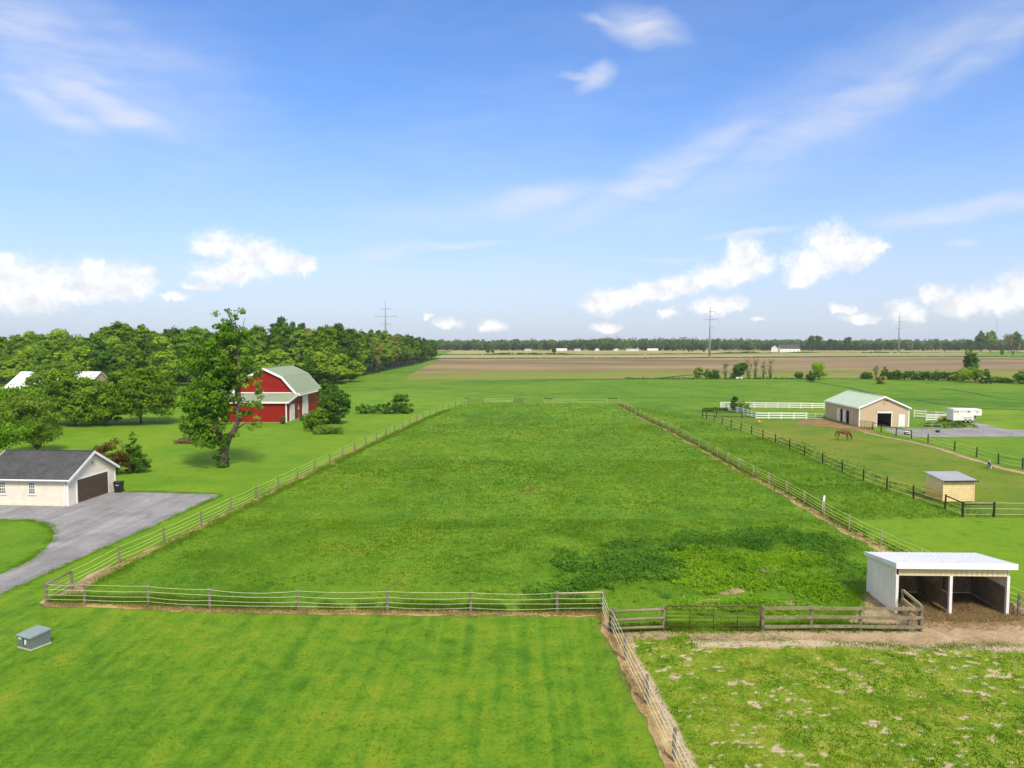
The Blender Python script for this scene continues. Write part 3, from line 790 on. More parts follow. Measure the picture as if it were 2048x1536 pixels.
# taller fringe along the fences
def fringe(line, n, off, sd, seed, h0, h1, name, mat, label):
    r2 = np.random.default_rng(seed)
    P_ = np.array(line); d = np.diff(P_, axis=0); L = np.hypot(d[:, 0], d[:, 1]); cum = np.concatenate([[0], np.cumsum(L)])
    t = r2.uniform(0, cum[-1], n)
    xx = np.interp(t, cum, P_[:, 0]); yy = np.interp(t, cum, P_[:, 1])
    k = np.clip(np.searchsorted(cum, t) - 1, 0, len(L) - 1)
    nm = np.stack([-d[k, 1], d[k, 0]], 1) / L[k][:, None]
    o = off + r2.normal(0, sd, n)
    q = np.stack([xx, yy], 1) + nm * o[:, None]
    hm = vnoise(q[:, 0], q[:, 1], 0.6, seed, 3)
    kk = hm > 0.33
    q, hm = q[kk], hm[kk]; l = np.clip(q[:, 1] / 55, 0.8, 2.5)
    return blades(name, q, h0 + (h1 - h0) * hm ** 1.5, 0.022 * l, r2.normal(0.4, 0.2, len(q)), mat, seed, 5, 0.45, 0.10, label)
fringe(FRONT, 6500, 0.55, 0.28, 41, 0.15, 0.75, 'tall_grass', M['lf_grass'], 'tall uncut grass behind the front rope fence')
fringe(LF[:-1], 3800, -0.8, 0.3, 42, 0.08, 0.42, 'tall_grass', M['lf_grass'], 'tall uncut grass along the left rope fence')
fringe(RF[:-3], 5000, 0.45, 0.35, 43, 0.10, 0.5, 'tall_grass', M['lf_grass'], 'tall uncut grass outside the right rope fence')
fringe(CF, 3000, 0.0, 0.30, 44, 0.03, 0.14, 'dead_grass', M['lf_straw'], 'bleached dead grass under the middle rope fence')
fringe(FRONT, 4500, -0.22, 0.22, 45, 0.03, 0.16, 'dead_grass', M['lf_straw'], 'bleached dead grass under the front rope fence')
fringe(LF[:-2], 3500, -0.25, 0.25, 46, 0.03, 0.16, 'dead_grass', M['lf_straw'], 'bleached dead grass under the left rope fence')
fringe(RF[:-2], 3500, -0.30, 0.3, 47, 0.03, 0.18, 'dead_grass', M['lf_straw'], 'bleached dead grass under the right rope fence')
DR = GP((250, 983.5), (340, 985), (425, 987.5), (440, 991), (390, 1014), (330, 1041), (220, 1090), (100, 1145), (0, 1189))
DL = GP((0, 1150), (50, 1125), (82, 1104), (100, 1086), (107, 1071), (104, 1058), (88, 1047), (60, 1041), (0, 1039))
fringe(DR, 2600, 0.0, 0.22, 49, 0.02, 0.12, 'verge_grass', M['lf_grass'], 'grass creeping over the far edge of the grey drive')
fringe(DL, 1600, 0.0, 0.22, 50, 0.02, 0.12, 'verge_grass', M['lf_grass'], 'grass creeping over the inner curve of the grey drive')
# rough pasture between the fences
past_poly = RF[:9] + [G(1640, 1012), G(1690, 1040), G(1925, 1036)] + list(reversed(BF))
pts = scatter(rng, past_poly, [(50, 75, 12), (75, 110, 6), (110, 172, 2.5)])
x, y = pts[:, 0], pts[:, 1]
big = vnoise(x, y, 0.08, 36, 4); midn = vnoise(x, y, 0.35, 37, 3); lod = np.clip(y / 55, 0.9, 3.0)
blades('pasture_grass', pts, (0.06 + 0.30 * midn ** 2) * np.minimum(lod, 1.5), 0.022 * lod, 0.62 + 1.0 * (big - .5), M['lf_grass'], 9, 4, 0.5, 0.12, 'rough grass between the right rope fence and the black post fence')
fringe(BF[7:], 1700, 1.3, 1.3, 48, 0.05, 0.35, 'tall_grass', M['lf_weed'], 'dark tall grass along the inner side of the black post fence')
yardedge = GP((1255, 1286), (1300, 1282), (1400, 1280), (1560, 1278), (1700, 1288), (1840, 1296), (2048, 1288))
fringe(yardedge, 2200, 0.0, 0.25, 51, 0.03, 0.14, 'verge_grass', M['lf_dry'], 'ragged grass along the bare yard in front of the wooden fence')
fringe(GP((1330, 1262), (1530, 1258), (1690, 1240), (1715, 1205), (1700, 1190), (1724, 1183)), 2200, 0.05, 0.3, 52, 0.05, 0.4, 'verge_grass', M['lf_bright'], 'weeds spilling over the bare ground beside the white shelter')
fringe(WOOD[:6], 1800, 0.35, 0.25, 53, 0.10, 0.5, 'verge_grass', M['lf_grass'], 'tall grass behind the wooden rails and steel gate')
# ditch lines in the right pasture
strip('ditch_line', GP((1585, 759.5), (1640, 766), (1700, 776), (1745, 788)), 1.6, 0.03, M['hedgegrass'], 60)
strip('ditch_line', GP((1880, 776), (1930, 783), (1990, 795)), 1.6, 0.03, M['hedgegrass'], 61)
strip('ditch_line', GP((1830, 800), (1880, 808), (1960, 817), (2100, 822)), 1.4, 0.03, M['hedgegrass'], 62)
# lawn blades
pts = scatter(rng, [(-24, 22), (5.2, 22), (4.4, 38.2), (-26, 39.3)], [(22, 28, 30), (28, 34, 22), (34, 40, 16)])
x, y = pts[:, 0], pts[:, 1]
st = vnoise(x / 0.9, y / 30.0, 1.0, 51, 2)
blades('lawn_grass', pts, 0.03 + 0.03 * vnoise(x, y, 0.8, 52, 3), np.full(len(pts), 0.020), 0.40 + 0.45 * (st - .5) + 1.5 * (vnoise(x, y, 0.6, 53, 4) - .5), leaf_mat('short lawn blades', (0.070, 0.165, 0.006), (0.20, 0.255, 0.013), 0.4), 7, 4, 0.6, 0.06, 'short mown grass of the front lawn')
# grazed lot tufts
pts = scatter(rng, [(6.0, 22), (31, 22), (31, 36.3), (5.6, 36.3)], [(22, 29, 60), (29, 37, 44)])
g = lot_green(pts[:, 0], pts[:, 1])
k = rng.random(len(pts)) < g ** 1.5
pts = pts[k]; x, y = pts[:, 0], pts[:, 1]
dk = vnoise(x, y, 0.45, 61, 3)
blades('lot_grass', pts + 0, 0.05 + 0.09 * vnoise(x, y, 1.2, 62, 3), np.full(len(pts), 0.030), 0.5 - 2.2 * (dk - .5), M['lf_dry'], 8, 4, 0.7, 0.07, 'short clumpy grass between bare sandy spots in the right lot')
# weed bed in the near right of the paddock: dark nettles and brighter weeds, leaf by leaf
def weed_bed(name, label, blobs, n, h0, h1, leaf, mat, seed, thr=0.42, per=9):
    r2 = np.random.default_rng(seed); out = []
    for bx, by, rx, ry in blobs:
        m = int(n * rx * ry)
        a = r2.uniform(0, 6.283, m); r = np.sqrt(r2.random(m))
        px_ = bx + np.cos(a) * r * rx; py_ = by + np.sin(a) * r * ry
        e = vnoise(px_, py_, 0.55, seed, 4) - 0.30 * np.clip((r - 0.45) / 0.55, 0, 1) + 0.05 + r2.normal(0, 0.07, m)
        k = (e > thr) & inpoly(px_, py_, paddock_poly)
        out.append(np.stack([px_[k], py_[k]], 1))
    P2 = np.concatenate(out)
    hh = h0 + (h1 - h0) * vnoise(P2[:, 0], P2[:, 1], 0.7, seed + 1, 3) ** 1.3
    idx = np.repeat(np.arange(len(P2)), per); m = len(idx)
    z = hh[idx] * r2.uniform(0.25, 1.0, m)
    c = np.concatenate([P2[idx] + r2.normal(0, 0.12, (m, 2)), z[:, None]], 1)
    nrm = np.array([0, 0, 1.0]) + r2.normal(0, 0.55, (m, 3))
    me = leaves(r2, c, nrm, leaf * r2.uniform(0.6, 1.4, m), 0.45 + 1.2 * (vnoise(P2[:, 0], P2[:, 1], 0.4, seed + 2, 3) - .5)[idx] + r2.normal(0, .14, m), name, mat, 0.5)
    return link(name, me, None, kind='stuff', label=label)
def GB(px, py, rxp, ryp):
    a = G(px, py); b = G(px + rxp, py); c = G(px, py - ryp); d = G(px, py + ryp)
    return (a[0], a[1], abs(b[0] - a[0]), (c[1] - d[1]) / 2)
weed_bed('nettle_bed', 'dark green nettle bed in the near right corner of the paddock',
         [GB(1270, 1120, 130, 42), GB(1200, 1165, 150, 40), GB(1420, 1085, 130, 26), GB(1560, 1078, 150, 24), GB(1640, 1100, 90, 26), GB(1690, 1135, 50, 30), GB(1100, 1190, 90, 18), GB(1330, 1150, 60, 36), GB(1240, 1140, 170, 60)], 40, 0.08, 0.60, 0.085, M['lf_weed'], 71, 0.42)
weed_bed('bright_weeds', 'bright green weeds growing beside the dark nettles in the paddock',
         [GB(1440, 1160, 130, 40), GB(1560, 1150, 130, 46), GB(1640, 1180, 90, 34), GB(1500, 1215, 160, 24), GB(1400, 1110, 100, 18), GB(1480, 1130, 110, 26), GB(1600, 1120, 80, 22)], 75, 0.08, 0.45, 0.075, M['lf_bright'], 72, 0.41)
for i_, pp_ in enumerate((((1430, 1186), (1475, 1176), (1490, 1184), (1450, 1192)), ((1515, 1140), (1550, 1132), (1565, 1142), (1530, 1146)), ((1540, 1205), (1600, 1202), (1590, 1212), (1550, 1213)), ((1385, 1110), (1400, 1107), (1406, 1112), (1392, 1115)), ((1395, 1200), (1440, 1198), (1430, 1206), (1400, 1207)))):
    sheet('bare_patch', GP(*pp_), 0.026, M['dirt'], 0.2, 0.3, 80 + i_)
weed_bed('scattered_weeds', 'loose dark weeds scattered over the near paddock',
         [GB(900, 1160, 300, 50), GB(500, 1170, 250, 40), GB(1250, 1060, 300, 26)], 12, 0.08, 0.35, 0.07, M['lf_weed'], 73, 0.50, 6)

# ================================================================ FENCES
def resample(line, step):
    P_ = [Vector(p) for p in line]; out = [P_[0]]; 
    cum = [0.0]
    for a, b in zip(P_, P_[1:]): cum.append(cum[-1] + (b - a).length)
    n = max(1, round(cum[-1] / step))
    for i in range(1, n + 1):
        t = cum[-1] * i / n
        k = max(j for j in range(len(cum)) if cum[j] <= t + 1e-6); k = min(k, len(P_) - 2)
        out.append(P_[k].lerp(P_[k + 1], (t - cum[k]) / (cum[k + 1] - cum[k])))
    return [tuple(p) for p in out]
_post_cache = {}
def post_mesh(r, h, square, seed=0):
    key = (r, h, square, seed)
    if key not in _post_cache:
        mb = MB(); rg = random.Random(seed)
        if square: 
            mb.box(-r, r, -r, r, -0.08, h)
        else:
            w = rg.uniform(-.02, .02)
            mb.tube([(0, 0, -0.08), (w, 0, h * .5), (0, w, h - 0.02), (0, w, h)], [r * 1.08, r, r * .97, r * .7], 8)
        me = bpy.data.meshes.new('post'); me.from_pydata(mb.v, [], mb.f); _post_cache[key] = me
    return _post_cache[key]
def rope_fence(name, label, line, h, r, post_mat, rope_mat, heights, rope_r=0.013, sag=0.05, seed=1, square=False, skip_posts=(), lean=0.03, group=None, slack=None, side=1):
    """posts at the given points; each rope runs the whole length through every post, sagging between"""
    rg = random.Random(seed)
    e = thing(name, label, 'fence', (line[0][0], line[0][1], 0), 0, group)
    ox, oy = line[0]
    meshes = []
    for k in range(3):
        me = post_mesh(r, h, square, k).copy(); me.materials.clear(); me.materials.append(post_mat); meshes.append(me)
    for i, (px, py) in enumerate(line):
        if i in skip_posts: continue
        o = link('post', meshes[i % 3], e, (px - ox, py - oy, 0))
        o.rotation_euler = (rg.uniform(-lean, lean), rg.uniform(-lean, lean), rg.uniform(0, 6.28) if not square else 0)
    for hz in heights:
        pts = []
        for (ax, ay), (bx, by) in zip(line, line[1:]):
            d = Vector((bx - ax, by - ay)); L = d.length
            nm = Vector((-d.y, d.x)).normalized() * (r + rope_r) * side
            s = sag * rg.uniform(0.1, 1.9) * (L / 4.5) ** 2
            if slack and rg.random() < slack[0]: s += slack[1]
            for j in range(8):
                t = j / 8
                pts.append((ax + d.x * t - ox + nm.x, ay + d.y * t - oy + nm.y, hz + rg.uniform(-.006, .006) - 4 * s * t * (1 - t)))
        pts.append((line[-1][0] - ox + nm.x, line[-1][1] - oy + nm.y, hz))
        MB().tube(pts, rope_r, 5).obj('rope', rope_mat, e, True)
    return e
def add_brace(e, a, b, z0, z1, r, mat, name='brace_rail'):
    o = e.location
    return MB().tube([(a[0] - o.x, a[1] - o.y, z0), (b[0] - o.x, b[1] - o.y, z1)], r, 7).obj(name, mat, e, True)
HT = [0.30, 0.55, 0.80, 1.14]
lfp = resample(LF[:2], 3.5) + resample(LF[1:], 5.0)[1:]
e = rope_fence('rope_fence', 'long rope fence with grey posts running beside the driveway and red barn lawn', lfp, 1.2, 0.072, M['postwood'], M['rope'], HT, 0.012, 0.05, 3)
add_brace(e, lfp[0], lfp[1], 1.12, 1.14, 0.055, M['postwood'])
e = rope_fence('rope_fence', 'front rope fence with grey posts along the mown lawn', FRONT, 1.2, 0.080, M['postwood'], M['ropewhite'], [0.27, 0.52, 0.82, 1.14], 0.011, 0.05, 4, slack=(0.12, 0.05), side=-1)
add_brace(e, FRONT[0], FRONT[1], 1.12, 1.10, 0.055, M['postwood'])
add_brace(e, FRONT[-2], FRONT[-1], 1.06, 1.10, 0.06, M['paleboard'])
rfp = resample(RF, 4.6)
rope_fence('rope_fence', 'long rope fence with pale posts, right side of the paddock, passing behind the shelter', rfp, 1.25, 0.060, M['postpale'], M['rope'], HT, 0.016, 0.03, 5)
e = rope_fence('rope_fence', 'rope fence between the striped lawn and the sandy lot, running toward the viewer', CF, 1.25, 0.068, M['postwood'], M['ropewhite'], [0.28, 0.56, 0.86, 1.18], 0.012, 0.03, 6, side=-1)
# far end of the paddock
FA = GP((935, 806), (925, 806)); 
e = rope_fence('rope_fence', 'short rope fence with a rail at the far left corner of the long paddock', GP((938, 805.5), (929, 806)), 1.3, 0.09, M['postwood'], M['rope'], [0.5, 1.0], 0.018, 0.02, 7)
add_brace(e, G(938, 805.5), G(929, 806), 1.15, 1.15, 0.10, M['darkrail'])
rope_fence('rope_fence', 'slack sagging rope fence at the far end of the paddock, left of the gap', GP((970, 806), (984, 806.5), (1027, 806.5)), 1.2, 0.06, M['postpale'], M['rope'], [0.5, 0.85, 1.15], 0.02, 0.12, 8)
e = rope_fence('paddock_gate', 'small dark wooden gate standing at the gap in the far paddock fence', GP((1028, 807), (1034, 807), (1039.5, 807), (1045, 807)), 1.35, 0.10, M['postwood'], M['darkrail'], [0.45, 0.8, 1.1], 0.04, 0.0, 9)
e['category'] = 'gate'
fr_far = GP((1088, 807.5), (1106, 807.5), (1146, 807.5), (1214, 807.5), (1236, 807.5))
e = rope_fence('rope_fence', 'rope fence with brace rails at the far right end of the long paddock', fr_far, 1.3, 0.09, M['postpale'], M['rope'], [0.35, 0.7, 1.1], 0.02, 0.03, 10)
add_brace(e, fr_far[0], fr_far[1], 1.28, 1.28, 0.08, M['darkrail'])
add_brace(e, fr_far[3], fr_far[4], 1.28, 1.28, 0.08, M['darkrail'])
# black post fences round the horse ground
e = rope_fence('rope_fence', 'black post rope fence slanting past the wooden shed on the right', BF, 1.32, 0.075, M['blackpost'], M['rope'], [0.22, 0.72, 1.22], 0.017, 0.02, 11)
add_brace(e, BF[-2], BF[-1], 1.22, 1.22, 0.055, M['darkrail'])
for (a, b) in ((BF[0], BF[1]),): add_brace(e, a, b, 1.2, 1.2, 0.06, M['darkrail'])
e = rope_fence('rope_fence', 'black post rope fence in front of the wooden shed, running out to the right', PEN, 1.32, 0.085, M['blackpost'], M['ropewhite'], [0.22, 0.70, 1.20], 0.013, 0.015, 12)
add_brace(e, PEN[0], PEN[1], 1.08, 1.08, 0.055, M['darkrail'])
e = rope_fence('rope_fence', 'black post rope fence along the grey gravel in front of the tan barn', RB, 1.32, 0.08, M['blackpost'], M['rope'], [0.25, 0.72, 1.2], 0.016, 0.02, 13)
for a, b in zip(RB[:3], RB[1:4]): add_brace(e, a, b, 1.22, 1.22, 0.05, M['darkrail'])
BK = GP((1405, 834), (1433, 836), (1484, 837), (1512, 838))
def rail_fence(name, label, line, h, r, rails, post_mat, rail_mat, rw, rh, square=True, seed=1, group=None, rail_name='rail', round_rail=False, cat='fence'):
    """every rail between two posts is a board of its own"""
    rg = random.Random(seed)
    e = thing(name, label, cat, (line[0][0], line[0][1], 0), 0, group)
    ox, oy = line[0]
    me = post_mesh(r, h, square, 1).copy(); me.materials.clear(); me.materials.append(post_mat)
    for i, (x, y) in enumerate(line):
        o = link('post', me, e, (x - ox, y - oy, 0))
        j = min(i, len(line) - 2)
        o.rotation_euler = (rg.uniform(-.015, .015), rg.uniform(-.015, .015), math.atan2(line[j + 1][1] - line[j][1], line[j + 1][0] - line[j][0]))
    for (ax, ay), (bx, by) in zip(line, line[1:]):
        d = Vector((bx - ax, by - ay)); nm = Vector((-d.y, d.x)).normalized() * -(r + rw / 2 - 0.01)
        for hz in rails:
            z0 = hz + rg.uniform(-.02, .02); z1 = hz + rg.uniform(-.02, .02)
            a = (ax - ox + nm.x, ay - oy + nm.y, z0); b = (bx - ox + nm.x, by - oy + nm.y, z1)
            mb = MB()
            if round_rail: mb.tube([a, tuple((Vector(a) + Vector(b)) / 2 + Vector((0, 0, rg.uniform(-.02, .02)))), b], rh / 2, 7)
            else: mb.beam(a, b, rw, rh)
            mb.obj(rail_name, rail_mat, e, round_rail)
    return e
rail_fence('rail_fence', 'dark rail fence in front of the white board fence, left of the tan barn', BK, 1.25, 0.075, [0.35, 1.12], M['blackpost'], M['darkrail'], 0.05, 0.12, False, 14)
# wooden rails and gate in front of the shelter
rail_fence('rail_fence', 'short three rail wooden fence between the corner post and the steel gate', WOOD[:2], 1.36, 0.075, [0.28, 0.72, 1.20], M['postwood'], M['railwood'], 0.10, 0.15, False, 15, round_rail=True)
rail_fence('rail_fence', 'weathered three rail wooden fence between the steel gate and the white shelter', WOOD[2:], 1.36, 0.085, [0.30, 0.78, 1.25], M['postwood'], M['railwood'], 0.07, 0.15, False, 16)
rail_fence('rail_fence', 'pale wooden rails leading from the fence end back to the shelter corner', [(WOOD[-1][0], WOOD[-1][1] + .2), (21.35, 38.95)], 1.40, 0.07, [0.38, 0.85, 1.32], M['postwood'], M['paleboard'], 0.06, 0.15, False, 17)
rail_fence('rail_fence', 'grey wooden rails leading away from the right corner of the white shelter', [(27.5, 38.55), (29.3, 38.7), (31.6, 38.9), (33.9, 39.1)], 1.30, 0.07, [0.32, 0.75, 1.16], M['postwood'], M['railwood'], 0.06, 0.13, False, 18)
def pipe_gate(name, label, a, b, h, bars, verts, r, mat, z0=0.12):
    e = thing(name, label, 'gate', (a[0], a[1], 0), math.atan2(b[1] - a[1], b[0] - a[0]))
    L = math.hypot(b[0] - a[0], b[1] - a[1])
    f = MB()
    f.tube([(0.05, 0, z0), (L - .05, 0, z0), ], r, 6); f.tube([(0.05, 0, h), (L - .05, 0, h)], r, 6)
    f.tube([(0.05, 0, z0), (0.05, 0, h)], r, 6); f.tube([(L - .05, 0, z0), (L - .05, 0, h)], r, 6)
    f.obj('frame', mat, e, True)
    for i in range(1, bars):
        z = z0 + (h - z0) * i / bars
        MB().tube([(0.05, 0, z), (L - .05, 0, z)], r * .8, 6).obj('bar', mat, e, True)
    for i in range(1, verts):
        x = L * i / verts
        MB().tube([(x, -0.015, z0), (x, -0.015, h)], r * .9, 6).obj('upright', mat, e, True)
    for z in (z0 + .12, h - .12):
        MB().box(-0.06, 0.06, -0.03, 0.03, z - .05, z + .05).obj('hinge', mat, e)
    return e
g0, g1 = Vector(G(1331, 1263)), Vector(G(1522, 1263))
pipe_gate('steel_gate', 'wide rusty brown steel pipe gate in the wooden fence', g0, g1, 1.34, 6, 4, 0.028, M['rust'])
pipe_gate('steel_gate', 'small brown steel pipe gate at the corner of the tan barn', G(1719, 857), G(1744, 859.5), 1.35, 5, 5, 0.04, M['rust'])
pipe_gate('pipe_gate', 'light pipe gate standing on the gravel beside the tan barn', G(1843, 861), G(1885, 861), 0.95, 2, 2, 0.035, M['galv'])
pipe_gate('pipe_gate', 'pale white gate beside the left wall of the tan barn', G(1615, 838), G(1646, 838), 1.1, 3, 2, 0.03, M['whitepaint'])
rope_fence('rope_fence', 'thin wire fence on short posts across the gravel right of the tan barn', GP((1843, 872), (1900, 862.5), (1967, 869), (2024, 871)), 1.1, 0.04, M['galv'], M['galv'], [0.9], 0.012, 0.02, 19)
# white board fences
WB = [0.28, 0.72, 1.16]
rail_fence('white_board_fence', 'longer white three board fence reaching the back corner of the tan barn', resample(GP((1441, 815), (1648, 817.5)), 2.4), 1.32, 0.075, WB, M['whitepaint'], M['whitepaint'], 0.05, 0.20, True, 20, rail_name='board')
rail_fence('white_board_fence', 'nearer short white three board fence left of the tan barn', resample(GP((1512, 838), (1613, 838.5)), 2.3), 1.32, 0.075, WB, M['whitepaint'], M['whitepaint'], 0.05, 0.20, True, 21, rail_name='board')
rail_fence('white_board_fence', 'white board fence slanting between the two shrubs and the dark rail fence', resample(GP((1443, 816), (1466, 824), (1490, 829), (1511, 837)), 2.6), 1.25, 0.075, WB, M['whitepaint'], M['whitepaint'], 0.05, 0.18, True, 22, rail_name='board')
rail_fence('white_board_fence', 'white board fence slanting away behind the right side of the tan barn', resample(GP((1828, 835), (1850, 836), (1868, 838), (1895, 840)), 2.4), 1.55, 0.075, [0.35, 0.85, 1.36], M['whitepaint'], M['whitepaint'], 0.05, 0.20, True, 23, rail_name='board')
rail_fence('white_board_fence', 'short white board panel beside the yellow implement', resample(GP((1852, 842), (1893, 842)), 1.9), 1.30, 0.075, [0.30, 0.72, 1.14], M['whitepaint'], M['whitepaint'], 0.05, 0.24, True, 24, rail_name='board')
# leaning white post
e = thing('leaning_post', 'tall white post leaning out of the right rope fence', 'post', (*G(1645, 1024), 0), 0)
o = MB().tube([(0, 0, -0.05), (0, 0, 1.0), (0.01, 0, 1.42)], [0.085, 0.085, 0.082], 12).obj('shaft', M['whitepaint'], e, True); o.rotation_euler = (R(-5), R(7), 0)
o = MB().tube([(0, 0, 1.405), (0, 0, 1.45)], [0.095, 0.07], 12).obj('cap', M['whitepaint'], e); o.rotation_euler = (R(-5), R(7), 0)

# ================================================================ RED BARN
e = thing('red_barn', 'red gambrel barn with sage green roof, white trim and a lean-to', 'barn', (-47.35, 138.5, 0), R(-0.6))
HW, LEN, LT = 6.1, 16.0, 6.2
EV, KN, RG = 4.85, 8.0, 9.65
KX = 3.45
gprof = [(-HW, 0), (HW, 0), (HW, EV), (KX, KN), (0, RG), (-KX, KN), (-HW, EV)]
MB().prism(gprof, 0, 0.12).obj('gable_wall', M['red'], e)
MB().prism(gprof, LEN - .12, LEN).obj('gable_wall', M['red'], e)
MB().box(HW - .12, HW, 0.12, LEN - .12, 0, EV).obj('side_wall', M['redY'], e)
MB().box(-HW, -HW + .12, 0.12, LEN - .12, 0, EV).obj('side_wall', M['redY'], e)
def roof_slab(name, x0, z0, x1, z1, y0, y1, t, mat, par):
    d = Vector((x1 - x0, z1 - z0)).normalized(); n = Vector((-d.y, d.x))
    if n.y < 0: n = -n
    return MB().prism([(x0, z0), (x1, z1), (x1 + n.x * t, z1 + n.y * t), (x0 + n.x * t, z0 + n.y * t)], y0, y1).obj(name, mat, par)
OH = 0.35
for s in (-1, 1):
    ex = HW + 0.55; ez = EV - 0.38
    roof_slab('roof_panel', s * 0, RG + .02, s * KX, KN + .02, -OH, LEN + OH, 0.10, M['greenroof'], e)
    roof_slab('roof_panel', s * KX, KN + .02, s * (HW + .02), EV + .06, -OH, LEN + OH, 0.10, M['greenroof'], e)
    roof_slab('eave_flare', s * (HW + .02), EV + .06, s * (HW + .75), EV - .18, -OH, LEN + OH, 0.10, M['greenroof'], e)
    MB().box(min(s * (HW + .70), s * (HW + .80)), max(s * (HW + .70), s * (HW + .80)), -OH - .03, LEN + OH + .03, EV - .42, EV - .12).obj('eave_trim', M['whitetrim'], e)
    for y0, y1 in ((-OH - .08, -OH - .003), (LEN + OH + .003, LEN + OH + .08)):
        mb = MB()
        for (xa, za, xb, zb) in ((0, RG, KX, KN), (KX, KN, HW + .02, EV + .04), (HW + .02, EV + .04, HW + .75, EV - .20)):
            d = Vector((s * (xb - xa), zb - za)).normalized(); n = Vector((-d.y, d.x))
            if n.y < 0: n = -n
            p = [(s * xa + n.x * .14, za + n.y * .14), (s * xb + n.x * .14, zb + n.y * .14), (s * xb - n.x * .26, zb - n.y * .26), (s * xa - n.x * .26, za - n.y * .26)]
            mb.prism(p, y0, y1)
        mb.obj('rake_trim', M['whitetrim'], e)
MB().box(-0.16, 0.16, -OH - .05, LEN + OH + .05, RG + .115, RG + .17).obj('ridge_cap', M['greenroof'], e)
LE = 3.75
lt = MB().box(-HW, HW, -LT, -LT + .12, 0, LE).obj('lean_to_wall', M['red'], e)
for s in (-1, 1):
    MB().prismx([(-LT + .12, 0), (0, 0), (0, EV - .15), (-LT + .12, LE)], s * HW - (0.12 if s > 0 else 0), s * HW + (0 if s > 0 else .12)).obj('lean_to_end', M['redY'], e)
ltr = MB().prismx([(-LT - .35, LE - .05), (-0.003, EV - .02), (-0.003, EV + .08), (-LT - .35, LE + .05)], -HW - .5, HW + .5).obj('lean_to_roof', M['greenroofX'], e)
MB().box(-HW - .55, HW + .55, -LT - .43, -LT - .353, LE - .22, LE + .09).obj('eave_trim', M['whitetrim'], e)
for s in (-1, 1):
    MB().prismx([(-LT - .35, LE - .24), (-0.05, EV - .20), (-0.05, EV + .12), (-LT - .35, LE + .10)], s * (HW + .54) - .035, s * (HW + .54) + .035).obj('rake_trim', M['whitetrim'], e)
    MB().box(s * HW - .14 if s > 0 else s * HW - .05, s * HW + .05 if s > 0 else s * HW + .14, -LT - .05, -LT + .16, 0, LE - .02).obj('corner_trim', M['whitetrim'], e)
MB().box(-HW, HW, -.06, -.004, EV + .09, EV + .25).obj('flashing', M['whitetrim'], e)
def side_door(y0, y1, z1, nm, mat=M['whitepaint']):
    d = MB().box(HW + .004, HW + .10, y0, y1, 0.05, z1).obj(nm, mat, e)
    MB().box(HW + .02, HW + .13, y0 - .12, y0 - .002, 0.03, z1 + .13).obj('door_trim', M['whitetrim'], d)
    MB().box(HW + .02, HW + .13, y1 + .002, y1 + .12, 0.03, z1 + .13).obj('door_trim', M['whitetrim'], d)
    MB().box(HW + .02, HW + .13, y0 - .12, y1 + .12, z1 + .004, z1 + .132).obj('door_trim', M['whitetrim'], d)
    MB().box(HW + .10, HW + .15, y1 - .3, y1 - .18, 1.0, 1.15).obj('handle', M['dark'], d)
    return d
side_door(-4.3, -1.9, 2.95, 'door')
side_door(3.6, 6.9, 4.05, 'sliding_door')
mb = MB().box(HW + .004, HW + .22, 0.5, 1.0, 1.7, 2.3); meter = mb.obj('meter_box', M['galv'], e)
MB().tube([(HW + .10, .75, 2.3), (HW + .10, .75, 2.75)], .05).obj('conduit', M['galv'], meter)
MB().tube([(HW + .10, .65, 1.7), (HW + .10, .85, 0.9), (HW + .10, .8, 0.0)], .05).obj('conduit', M['galv'], meter)
MB().box(-HW - .05, HW + .05, -LT - .05, LEN + .05, -0.05, 0.04).obj('footing', M['concrete'], e)

# ================================================================ GARAGE
e = thing('garage', 'cream sided garage with charcoal roof and a wide dark brown door', 'garage', (-44.1, 68.7, 0), R(-4))
L2, W2, GE, GR = 4.15, 3.45, 2.5, 4.45           # half length (x), half width (y), eave, ridge
def lap_boards(x0, x1, y, z0, z1, n):
    mb = MB()
    for i in range(n):
        a = z0 + (z1 - z0) * i / n; b = z0 + (z1 - z0) * (i + 1) / n
        mb.add([(x0, y - .03, a), (x1, y - .03, a), (x1, y - .012, b), (x0, y - .012, b)], [(0, 1, 2, 3)])
        mb.add([(x0, y - .03, a), (x1, y - .03, a), (x1, y - .012, a), (x0, y - .012, a)], [(0, 3, 2, 1)])
    return mb
core = MB().prismx([(-W2, 0), (W2, 0), (W2, GE), (0, GR - .05), (-W2, GE)], -L2, L2 - .02).obj('wall', M['cream'], e)
lb = lap_boards(-L2, L2, -W2, 0.25, GE, 17); lb.obj('siding', M['cream'], e)
MB().box(-L2 - .02, L2 + .02, -W2 - .05, -W2 - .032, 0, 0.25).obj('skirt', M['cream'], e)
gb = MB()
n = 26
for i in range(n):                                  # lap siding of the gable
    a = GR * i / n; b = GR * (i + 1) / n
    hw = lambda z: W2 if z <= GE else W2 * (GR - z) / (GR - GE)
    if hw(b) < 0.05: continue
    for (ya, yb) in (((-W2, -2.25), (2.25, W2)) if b <= 2.2 else ((-hw(b), hw(b)),)):
        gb.add([(L2 + .01, ya, a), (L2 + .01, yb, a), (L2 - .008, yb, b), (L2 - .008, ya, b)], [(0, 1, 2, 3)])
gb.obj('gable_siding', M['cream'], e)
